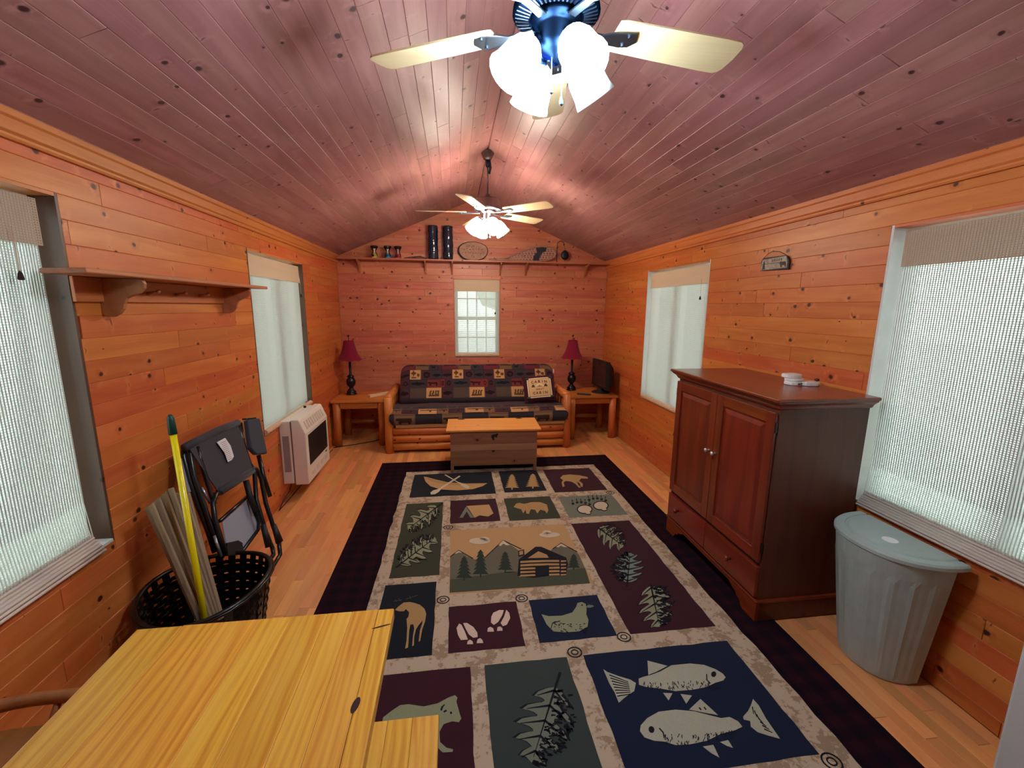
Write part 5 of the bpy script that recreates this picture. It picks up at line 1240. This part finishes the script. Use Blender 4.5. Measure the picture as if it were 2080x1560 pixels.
# three small novelty timers
for px, m, lab in ((761, 'sand_y', 'small clear novelty timer with a yellow base, leftmost on the display shelf'), (788, 'sand_b', 'small clear novelty timer with a blue base, middle of the three on the display shelf'), (809, 'sand_r', 'small clear novelty timer with a red base, nearest the driftwood on the display shelf')):
    p = onY(px, 525, 5.66); r = thing('novelty_timer', lab, 'timer', (p.x, 5.66, ZS + .0005), group='novelty timers on the display shelf')
    mb = MB(); mb.lathe([(.036, 0), (.036, .022), (.030, .040), (.020, .055), (.0, .062)], n=16); mb.build('base', M[m], r, smooth=True, world=False)
    mb = MB(); mb.lathe([(.036, .022), (.034, .055), (.022, .078), (.020, .088), (.030, .105), (.036, .125)], n=16); mb.build('glass_body', M['jar'], r, smooth=True, world=False)
    mb = MB(); mb.lathe([(.0, .058), (.006, .064), (.008, .090), (.012, .112), (0, .118)], n=10); mb.build('neck', M['white'], r, smooth=True, world=False)
    mb = MB(); mb.lathe([(.044, .125), (.046, .128), (.046, .146), (.042, .150), (0, .150)], n=20); mb.build('lid', M['gloss'], r, world=False)
    mb = MB(); mb.ball((-.012, -.036, .032), (.013, .006, .013), 10); mb.build('dark_spot', M['blackmatt'], r, smooth=True, world=False)
# driftwood
mb = MB(); P = [(-.60, 5.645, ZS + .009), (-.54, 5.64, ZS + .014), (-.47, 5.65, ZS + .019), (-.41, 5.64, ZS + .020), (-.36, 5.66, ZS + .018), (-.325, 5.65, ZS + .013)]
mb.tube(P, [.006, .012, .017, .019, .015, .008], 8); mb.tube([P[2], (-.44, 5.62, ZS + .03), (-.40, 5.615, ZS + .038)], [.008, .006, .003], 6); mb.tube([P[3], (-.39, 5.665, ZS + .042)], [.008, .003], 6)
tag(mb.build('driftwood', M['drift'], smooth=True), 'short dark piece of driftwood beside the tall dark cylinders', 'driftwood')
# tall cylinders
for x, lab, s in ((-.243, 'tall glossy dark rippled cylinder vase, the left one, beside the driftwood', 1), (-.057, 'tall glossy dark cylinder vase, the right one, beside the oval plaque', 4)):
    mb = MB(); k = 26; H = .405
    mb.lathe([(.050, 0)] + [(.062 + .0016 * math.sin(i * .9 + s) + .0012 * math.sin(i * 2.1 + s), H * (i + .5) / k) for i in range(k)] + [(.060, H), (.052, H), (.052, H - .05), (0, H - .05)], (x, 5.655, ZS), n=22, wob=lambda a, z: 1 + .03 * math.sin(a * 3 + z * 22 + s))
    tag(mb.build('cylinder_vase', M['tubes'], smooth=True), lab, 'vase', 'tall dark cylinders on the display shelf')
# oval wood slab plaque
def plaque():
    cx, cz, y0 = .255, ZS + .122, 5.675; r = thing('wood_slice_plaque', 'oval bark-edged wood slice plaque with carved lettering, right of the dark cylinders', 'plaque', (cx, y0, ZS))
    def ov(s, n=40): return [(cx + .192 * s * math.copysign(abs(math.cos(a)) ** .92, math.cos(a)) * (1 + .02 * math.sin(3 * a)), cz + .120 * s * math.sin(a) * (1 + .015 * math.cos(2 * a))) for a in [2 * PI * i / n for i in range(n)]]
    lean = lambda z: y0 + (z - ZS) * .10
    mb = MB(); mb.prism([(a, lean(b), b) for a, b in ov(1)], (0, .028, 0)); mb.build('bark_rim', M['bark'], r, fix=True)
    mb = MB(); mb.prism([(a + .004, lean(b) - .003, b) for a, b in ov(.93)], (0, .0032, 0)); mb.build('face', M['slab'], r, fix=True)
    rg = random.Random(9); mb = MB()
    for row, (z, w, n) in enumerate(((.055, .09, 6), (.018, .13, 7), (-.022, .145, 9), (-.066, .03, 2))):
        for i in range(n):
            x = cx - w + 2 * w * (i + .5) / n; zz = cz + z
            for t in range(3):
                xa, za = x + rg.uniform(-.008, .008), zz + rg.uniform(-.012, .012); a = rg.choice((0, PI / 2, .9, -.9)); L = rg.uniform(.006, .011)
                p, q = V((xa - L * math.cos(a), lean(za) - .0032, za - L * math.sin(a))), V((xa + L * math.cos(a), lean(za) - .0032, za + L * math.sin(a))); u = V((-math.sin(a), 0, math.cos(a))) * .0018
                mb.prism([p - u, q - u, q + u, p + u], (0, -.0006, 0))
    mb.build('carved_lettering', M['drift'], r, fix=True)
plaque()
def snowshoe():
    r = thing('snowshoe', 'old teardrop snowshoe with laced frame, lying on its side on the display shelf', 'snowshoe', (.95, 5.65, ZS))
    y = 5.66; up = [(.455, .016), (.60, .030), (.70, .050), (.82, .100), (.94, .150), (1.06, .185), (1.16, .198), (1.25, .190), (1.31, .160), (1.335, .115), (1.315, .070), (1.24, .032), (1.12, .012), (1.00, .010), (.86, .012), (.74, .018), (.62, .020), (.455, .012)]
    lean = lambda z: y + .04 - z * .10
    C = [V((a, y + .045 * (b / .2), ZS + b + .001)) for a, b in up]
    mb = MB(); mb.tube(C, .0095, 8); mb.tube([C[0] + V((0, 0, 0)), C[0] + V((.1, 0, .006))], .012, 8); mb.build('frame', M['snow'], r, smooth=True)
    # lacing clipped to the frame outline
    poly = [(a, b) for a, b in up[2:-2]]
    def inside(px, pz):
        c = False; n = len(poly)
        for i in range(n):
            (x1, z1), (x2, z2) = poly[i], poly[i - 1]
            if (z1 > pz) != (z2 > pz) and px < (x2 - x1) * (pz - z1) / (z2 - z1) + x1: c = not c
        return c
    def clip(p, d, m, rad=.0028, test=inside):
        run = None; s = 0
        while s < 1.2:
            q = (p[0] + d[0] * s, p[1] + d[1] * s); ins = test(*q)
            if ins and run is None: run = q
            if not ins and run is not None:
                f = lambda w: (w[0], y + .045 * (w[1] / .2), ZS + w[1]); e = (q[0] - d[0] * .01, q[1] - d[1] * .01)
                if math.hypot(e[0] - run[0], e[1] - run[1]) > .01: m.tube([f(run), f(e)], rad, 5)
                run = None
            s += .006
    mb = MB()
    for k in range(20): clip((.60 + k * .040, .0), (math.cos(1.25), math.sin(1.25)), mb)
    for k in range(20): clip((.74 + k * .040, .0), (math.cos(PI - 1.05), math.sin(PI - 1.05)), mb)
    for k in range(8): clip((.50, .02 + k * .024), (1, 0.05), mb)
    l = mb.build('lacing', M['lace'], r); l['kind'] = 'stuff'
    mb = MB(); P = [(1.03, .012), (1.10, .010), (1.115, .075), (1.15, .12), (1.20, .150), (1.21, .188), (1.14, .196), (1.07, .184), (1.085, .130), (1.035, .075)]
    mb.prism([(a, y + .045 * (b / .2) - .008, ZS + b) for a, b in P], (0, .012, 0)); mb.build('binding', M['binding'], r, fix=True)
snowshoe()
def lantern():
    r = thing('hanging_ornament_stand', 'dark iron crook stand with small round hanging ornament, rightmost on the display shelf', 'ornament', (1.36, 5.66, ZS))
    a = onY(1131, 530, 5.66); x = a.x; z0 = ZS
    mb = MB(); mb.lathe([(.03, 0), (.03, .004), (.006, .008)], (x, 5.66, z0), n=14); mb.tube([(x, 5.66, z0 + .005), (x, 5.66, z0 + .20), (x + .005, 5.66, z0 + .245), (x + .035, 5.66, z0 + .272), (x + .075, 5.66, z0 + .266), (x + .092, 5.66, z0 + .235), (x + .088, 5.66, z0 + .215)], .0045, 8); mb.build('crook', M['iron'], r, smooth=True)
    mb = MB(); mb.tube([(x + .09, 5.66, z0 + .235), (x + .10, 5.66, z0 + .195), (x + .105, 5.66, z0 + .155)], .002, 5); mb.build('hanging_wire', M['iron'], r)
    mb = MB(); mb.ball((x + .105, 5.66, z0 + .095), (.052, .022, .060), 16); o = mb.build('ornament', M['bronze'], r, smooth=True)
    mb = MB(); mb.ball((x + .09, 5.655, z0 + .225), (.010, .010, .010), 8); mb.ball((x, 5.66, z0 + .18), (.009, .009, .009), 8); mb.build('bead', M['iron'], r, smooth=True)
lantern()
# painted sign on the right wall
def sign():
    r = thing('hanging_sign', 'small painted two-plank sign with dark bear, hung by a wire on the right wall', 'sign', (XR - .01, 2.62, 1.86))
    Q = [onX(1545, 550, XR - .014), onX(1601, 547, XR - .014), onX(1603, 530, XR - .014), onX(1600, 521, XR - .014), onX(1594, 518.5, XR - .014), onX(1552, 524, XR - .014), onX(1546, 531, XR - .014)]
    mb = MB(); mb.prism(Q, (.0135, 0, 0)); mb.build('board', M['signdark'], r, fix=True, bev=.002)
    c = sum((q for q in Q), V()) / len(Q)
    y0 = min(q.y for q in Q) + .012; y1 = max(q.y for q in Q) - .006; z0 = min(q.z for q in Q) + .012; z1 = max(q.z for q in Q) - .008; zm = z0 + (z1 - z0) * .52; X = XR - .0145
    for a, b in ((z0, zm - .0015), (zm + .0015, z1)):
        mb = MB(); top = b > zm + .01
        P = [(X, y0, a), (X, y1, a), (X, y1 - (.012 if top else 0), b - (.004 if top else 0)), (X, y0 + (.014 if top else 0), b)]
        mb.prism(P, (-.002, 0, 0)); mb.build('painted_plank', M['signface'], r, fix=True)
    X -= .002
    mb = MB(); yb = y0 + .035; s = .9
    bear = [(-.030, 0), (-.020, 0), (-.018, .012), (.008, .012), (.010, 0), (.020, 0), (.022, .016), (.030, .022), (.032, .034), (.024, .040), (.014, .034), (-.012, .036), (-.028, .028)]
    mb.prism([(X, yb + a * s, z0 + .006 + b * s) for a, b in bear], (-.001, 0, 0))
    for i, w in enumerate((.05, .04, .03)): mb.prism([(X, y1 - .028 - w / 2 * .6, z0 + .004 + i * .016), (X, y1 - .028 + w / 2 * .6, z0 + .004 + i * .016), (X, y1 - .028, z0 + .03 + i * .016)], (-.001, 0, 0))
    rg = random.Random(3)
    for i in range(6): yy = y0 + .05 + i * .015; zz = zm + .008; mb.box((X - .001, yy, zz + rg.uniform(0, .003)), (X, yy + .005, zz + .016))
    mb.build('painted_picture', M['signdark'], r, fix=True)
    a, b, m_ = onX(1549, 527, XR - .006), onX(1600, 520, XR - .006), onX(1570, 510, XR - .006)
    mb = MB(); P = [a, a.lerp(m_, .5) + V((0, 0, .008)), m_, m_.lerp(b, .5) + V((0, 0, .010)), b]; mb.tube(P, .0016, 5); mb.build('wire', M['iron'], r)
    mb = MB(); mb.ball((XR - .006, m_.y, m_.z), .005, 8); mb.build('nail', M['chrome'], r, smooth=True)
sign()

# ================================================================== wall heater
def heater():
    r = thing('wall_heater', 'cream gas wall heater with black grille, under the left window', 'heater', (XL + .1, 3.87, .12))
    y0, y1, z0, z1 = 3.60, 4.215, .135, .695; xb = XL + .001
    mb = MB(); mb.box((xb, y0 + .004, z0 + .01), (XL + .085, y1 - .004, z1 - .01)); mb.build('rear_case', M['heater'], r, bev=.008)
    # sloped front cover
    mb = MB(); xs = XL + .096; xf = XL + .205
    sec = [(xs, z0), (xf - .004, z0), (xf, z0 + .012), (xf, .575), (xf - .045, z1 - .006), (xf - .055, z1), (xs, z1)]
    mb.prism([(a, y0, b) for a, b in sec], (0, y1 - y0, 0)); mb.build('front_cover', M['heater'], r, bev=.007, fix=True)
    mb = MB(); mb.box((XL + .085, y0 + .012, z0 + .02), (xs, y1 - .012, z1 - .02)); mb.build('side_gap', M['heaterd'], r)
    mb = MB(); mb.box((xf - .001, y0 + .055, .285), (xf + .0015, y1 - .05, .548)); mb.build('black_grille', M['blackmatt'], r)
    mb = MB()
    for i in range(16): zz = .292 + i * .016; mb.box((xf + .0015, y0 + .058, zz), (xf + .003, y1 - .053, zz + .004))
    mb.build('grille_bars', M['black'], r)
    n = 9; d = V((-.045, 0, z1 - .006 - .575)).normalized(); nn = V((d.z, 0, -d.x))
    for i in range(n):
        yy = y0 + .06 + (y1 - y0 - .12) * (i + .5) / n; P = V((xf - .006, yy, .598)); mb = MB(); w = .017
        q = [P + V((0, -w, 0)), P + V((0, w, 0)), P + V((0, w, 0)) + d * .07, P + V((0, -w, 0)) + d * .07]
        mb.prism([p + nn * -.001 for p in q], nn * .0035); mb.build('top_louvre', M['heaterl'], r, fix=True, bev=.0015)
    for i in range(4):
        yy = y0 + .09 + i * .125; mb = MB(); mb.box((xf - .001, yy, .185), (xf + .003, yy + .085, .225)); mb.build('lower_louvre', M['heaterl'], r, bev=.0015)
    mb = MB(); mb.box((xf - .001, y1 - .12, .250), (xf + .002, y1 - .085, .266)); mb.build('control_window', M['black'], r)
    mb = MB(); mb.lathe([(.012, 0), (.012, .02)], (XL + .05, y1 - .12, z1 - .011), n=10); mb.build('control_knob', M['black'], r)
    mb = MB(); mb.box((XL + .02, y0 + .0032, .25), (XL + .072, y0 + .0043, .56)); mb.build('rating_label', M['labelg'], r)
    mb = MB(); mb.tube([(XL + .05, y0 + .05, z0 + .012), (XL + .045, y0 - .0, .09), (XL + .04, y0 - .13, .06), (XL + .03, y0 - .2, .012), (XL + .03, y0 - .05, .008), (XL + .03, y0 + .5, .008), (XL + .04, 4.9, .007)], .004, 6); mb.build('power_cord', M['blackmatt'], r, smooth=True)
M['heaterl'] = plain('heater_louvre', (212, 198, 182), .4); M['labelg'] = plain('grey_label', (150, 138, 136), .6, noise=.15, nscale=90)
heater()
mb = MB(); mb.tube([(-1.40, 4.97, .005), (-1.2, 5.06, .005), (-1.0, 5.16, .006), (-.86, 5.30, .005), (-.8, 5.50, .005)], .0045, 6); tag(mb.build('floor_cord', M['blackmatt'], smooth=True), 'thin dark cord running over the floor under the left end table', 'cord')

# ================================================================== basket group by the left wall
def basket():
    cx, cy = -1.135, 1.945; r = thing('wicker_basket', 'large black open-weave basket by the left wall, behind the table', 'basket', (cx, cy, 0))
    n = 56; lv = [(i / 15.0) for i in range(16)]
    def P(a, t, o=0):
        rx = (.190 + .058 * t + o); ry = (.200 + .072 * t + o); z = .015 + .335 * t + .012 * math.cos(2 * a) * t
        return V((cx + rx * math.cos(a), cy + ry * math.sin(a), z))
    # strakes run round, stakes run up; handle hole left in the back
    hole = lambda a, t: False
    mb = MB()
    for k in range(14):
        t0 = .03 + k * .067; pts = []
        for i in range(n): a = 2 * PI * i / n; pts.append(P(a, t0, .004 * (1 if (i + k) % 2 else -1)))
        w = V((0, 0, .0098)) if k % 3 else V((0, 0, .012))
        vs = [p - w for p in pts] + [p + w for p in pts]; m_ = len(vs)
        vs += [p + V((cx - p.x, cy - p.y, 0)).normalized() * .003 for p in vs]
        fs = []
        for i in range(n):
            j = (i + 1) % n; fs += [(i, j, n + j, n + i), (m_ + n + i, m_ + n + j, m_ + j, m_ + i), (n + i, n + j, m_ + n + j, m_ + n + i), (i, m_ + i, m_ + j, j)]
        mb.add(vs, fs)
    w = mb.build('woven_sides', M['wicker'], r); w['kind'] = 'stuff'
    mb = MB()
    for i in range(28):
        a = 2 * PI * (i + .5) / 28
        for k in range(4):
            p, q = P(a, k / 4, .001), P(a, (k + 1) / 4, .001); d = V((-math.sin(a), math.cos(a), 0)) * .0165; o = V((math.cos(a), math.sin(a), 0)) * .003
            mb.add([p - d, p + d, q + d, q - d, p - d - o, p + d - o, q + d - o, q - d - o], [(0, 1, 2, 3), (7, 6, 5, 4), (0, 3, 7, 4), (1, 5, 6, 2)])
    mb.build('stakes', M['wicker'], r)
    mb = MB(); mb.tube([P(2 * PI * i / 48, 1.02) for i in range(48)], .011, 8, closed=True); mb.tube([P(2 * PI * i / 48, 1.0, .010) + V((0, 0, .004 * (i % 2))) for i in range(48)], .007, 6, closed=True); mb.build('rim', M['wicker'], r, smooth=True)
    mb = MB(); mb.prism([P(2 * PI * i / 32, 0, -.004) - V((0, 0, .014)) for i in range(32)], (0, 0, .012)); mb.build('bottom', M['wicker'], r, fix=True)
basket()
# bundle of long ridged slats, fanned
def slats():
    r = thing('slat_bundle', 'bundle of long grey-brown wooden slats fanned out, standing in the basket', 'slats', (-1.05, 1.85, .03))
    n = 13; rg = random.Random(2)
    for i in range(n):
        t = i / (n - 1.0)
        top = onX(302 + 80 * t, 1030 - 42 * min(1, t * 1.6) + (14 if t > .62 else 0), -1.30 + .03 * t + .022 * (i % 2))
        low = onZ(394 + 92 * t, 1262 - 32 * t, .33) ; low = V((low.x + .0, low.y + .0, low.z))
        d = (low - top).normalized(); bot = top + d * ((top.z - .055) / -d.z)
        # keep the feet inside the basket
        q = V((bot.x + 1.135, bot.y - 1.945, 0)); 
        if q.length > .155: k_ = q.normalized() * .155; bot = V((-1.135 + k_.x, 1.945 + k_.y, max(.05, .055 + (q.length - .155) * 0))); 
        d = (bot - top).normalized(); s = V((.25, 1, 0)).normalized(); s = (s - d * s.dot(d)).normalized(); u = d.cross(s)
        w, h = .0125, .0065
        if False: pass
        low2 = bot
        vs = [e + s * a * w + u * b * h for e in (top, low2) for a, b in ((-1, -1), (-.4, 1), (.4, 1), (1, -1))]
        mb = MB(); mb.add(vs, [(0, 1, 2, 3), (7, 6, 5, 4), (0, 4, 5, 1), (1, 5, 6, 2), (2, 6, 7, 3), (3, 7, 4, 0)])
        # local copy of the grain axis: timber runs down the slat
        inv = r.matrix_world
        mb.build('slat', M['slat'], r, fix=True)
slats()
def broom():
    top = onX(345, 842, -1.20); r = thing('broom_handle', 'bright yellow pole with dark green grip cap, standing in the basket', 'broom', (-1.0, 1.80, .03))
    d0 = _ray(421, 1290); d1 = _ray(345, 842); nn = d0.cross(d1).normalized()
    # foot of the pole on the basket floor in the same sight plane
    bx = -1.075; bz = .035; by = (-(nn.x * bx) - nn.z * (bz - CAMH)) / nn.y; bot = V((bx, by, bz))
    mid = top.lerp(bot, .075)
    mb = MB(); mb.tube([mid, bot], .0125, 14); mb.build('pole', M['yellow'], r, smooth=True)
    mb = MB(); mb.tube([top, top.lerp(mid, .12), top.lerp(mid, .25), mid], [.006, .012, .0135, .0165], 14); mb.build('grip_cap', M['green'], r, smooth=True)
broom()
# folded director's chair, leaning on the wall
def folded():
    pl = V((-1.352, 0, .90)); nn = V((.9, 0, .27)).normalized(); pl2 = pl
    def Q(x, y, o=0.0): return onP(x, y, pl + nn * o, nn)
    r = thing('folded_camp_chair', 'folded charcoal canvas director chair with black frame and white label, leaning on the left wall', 'chair', (-1.15, 2.55, 0))
    def cr(x, y): return (300 + x * .2435, 820 + y * .2435)   # measured on an enlargement
    T = lambda pts, o, rad, name, mat='black', n=10: (lambda m_: (m_.tube([Q(*cr(*p), o) for p in pts], rad, n), m_.build(name, M[mat], r, smooth=True)))(MB())
    # back canvas
    mb = MB(); c = [cr(330, 350), cr(745, 150), cr(872, 530), cr(590, 735)]; n = 10; vs = []; fs = []
    cc = [Q(*c[0], .050), Q(*c[1], .050), Q(*c[2], .055), Q(*c[3], .055)]
    for i in range(n + 1):
        for j in range(n + 1): u, v = i / n, j / n; p = (cc[0] * (1 - u) + cc[1] * u) * (1 - v) + (cc[3] * (1 - u) + cc[2] * u) * v; vs.append(p + nn * (-.006 * math.sin(PI * u) * math.sin(PI * v)))
    vs += [p - nn * .004 for p in vs]; N = (n + 1) ** 2
    for k in (0, 1):
        for i in range(n):
            for j in range(n): q = [k * N + i * (n + 1) + j, k * N + (i + 1) * (n + 1) + j, k * N + (i + 1) * (n + 1) + j + 1, k * N + i * (n + 1) + j + 1]; fs.append(q if k else q[::-1])
    mb.add(vs, fs); cv = mb.build('back_canvas', M['greyf'], r, smooth=True)
    T([(310, 365), (420, 305), (600, 215), (750, 160)], .045, .020, 'top_hem', 'greyf'); T([(600, 735), (740, 650), (872, 560)], .055, .020, 'lower_hem', 'greyf')
    mb = MB(); L = [cr(575, 322), cr(645, 285), cr(690, 350), cr(718, 440), cr(700, 470), cr(668, 488), cr(640, 410)]; mb.prism([Q(*p, .058) for p in L], nn * .0012); o = mb.build('care_label', M['tagw'], cv, fix=True)
    mb = MB()
    for k in range(11):
        a = cr(608 + k * 7 * .85, 330 + k * 14); b = cr(650 + k * 5.5, 312 + k * 14); pa, pb = Q(*a, .0594), Q(*b, .0594); u = V((0, 0, .0011)); mb.prism([pa - u, pb - u, pb + u, pa + u], nn * .0006)
    mb.build('label_print', M['ink'], cv, fix=True)
    # frame tubes
    T([(395, 350), (365, 345), (350, 400), (385, 600), (450, 800), (520, 1000), (590, 1180), (620, 1290)], .035, .0125, 'frame_leg')
    T([(330, 370), (300, 385), (300, 440), (350, 640), (420, 850), (500, 1050), (560, 1240)], .012, .0125, 'frame_leg')
    T([(410, 360), (440, 470), (530, 760), (560, 840)], .046, .011, 'back_post')
    T([(752, 175), (790, 330), (850, 500), (890, 560), (905, 800), (1000, 1120), (1040, 1200), (1050, 1260), (990, 1340)], .040, .0125, 'frame_leg')
    T([(775, 160), (800, 330), (850, 520)], .020, .011, 'back_post')
    T([(860, 540), (905, 545), (945, 620), (985, 830), (1050, 1030), (1095, 1160), (1105, 1260), (1050, 1350), (990, 1420)], .046, .0125, 'frame_leg')
    T([(925, 430), (965, 600), (1022, 775)], .030, .013, 'arm_post')
    T([(615, 745), (570, 755), (545, 830), (560, 960), (600, 1100), (650, 1260)], .058, .0125, 'seat_rail')
    T([(450, 700), (520, 830)], .04, .006, 'brace', 'steel', 6); T([(555, 1100), (615, 1275)], .05, .007, 'brace', 'steel', 6)
    T([(820, 640), (850, 760), (900, 900)], .03, .016, 'hinge_bar', 'blackmatt')
    for a, b in (((960, 1010), (1015, 1190)), ((1050, 1010), (1100, 1155))):
        T([a, b], .050, [.014, .022], 'rubber_foot', 'blackmatt')
    # padded arm sleeve
    T([(795, 130), (850, 125), (900, 120)], .035, .006, 'arm_end', 'black')
    mb = MB(); P = [cr(795, 145), cr(900, 130), cr(965, 425), cr(875, 432), cr(825, 380)]; mb.prism([Q(*p, .030) for p in P], nn * .030); mb.build('arm_sleeve', M['armf'], r, fix=True, bev=.008)
    # fold-down side tray
    mb = MB(); P = [cr(612, 990), cr(835, 790), cr(872, 850), cr(912, 985), cr(905, 1050), cr(790, 1215), cr(650, 1190)]; mb.prism([Q(*p, -.012) for p in P], nn * .008); tr = mb.build('side_tray', M['traygrey'], r, fix=True, bev=.002)
    T([(600, 980), (835, 770), (880, 840), (928, 990), (920, 1055), (780, 1245)], .004, .010, 'tray_rim')
    mb = MB(); P = [cr(265, 460), cr(285, 455), (cr(340, 640)), cr(345, 740), cr(320, 745)]; mb.prism([Q(*p, .0) for p in P], nn * .010); mb.build('grey_panel', M['traygrey'], r, fix=True)
    mb = MB(); P = [cr(645, 1165), cr(740, 1145), cr(775, 1165), cr(782, 1235), cr(770, 1260), cr(655, 1275)]; mb.prism([Q(*p, .03) for p in P], nn * .012); mb.build('foot_pad', M['blackmatt'], r, fix=True, bev=.003)
folded()
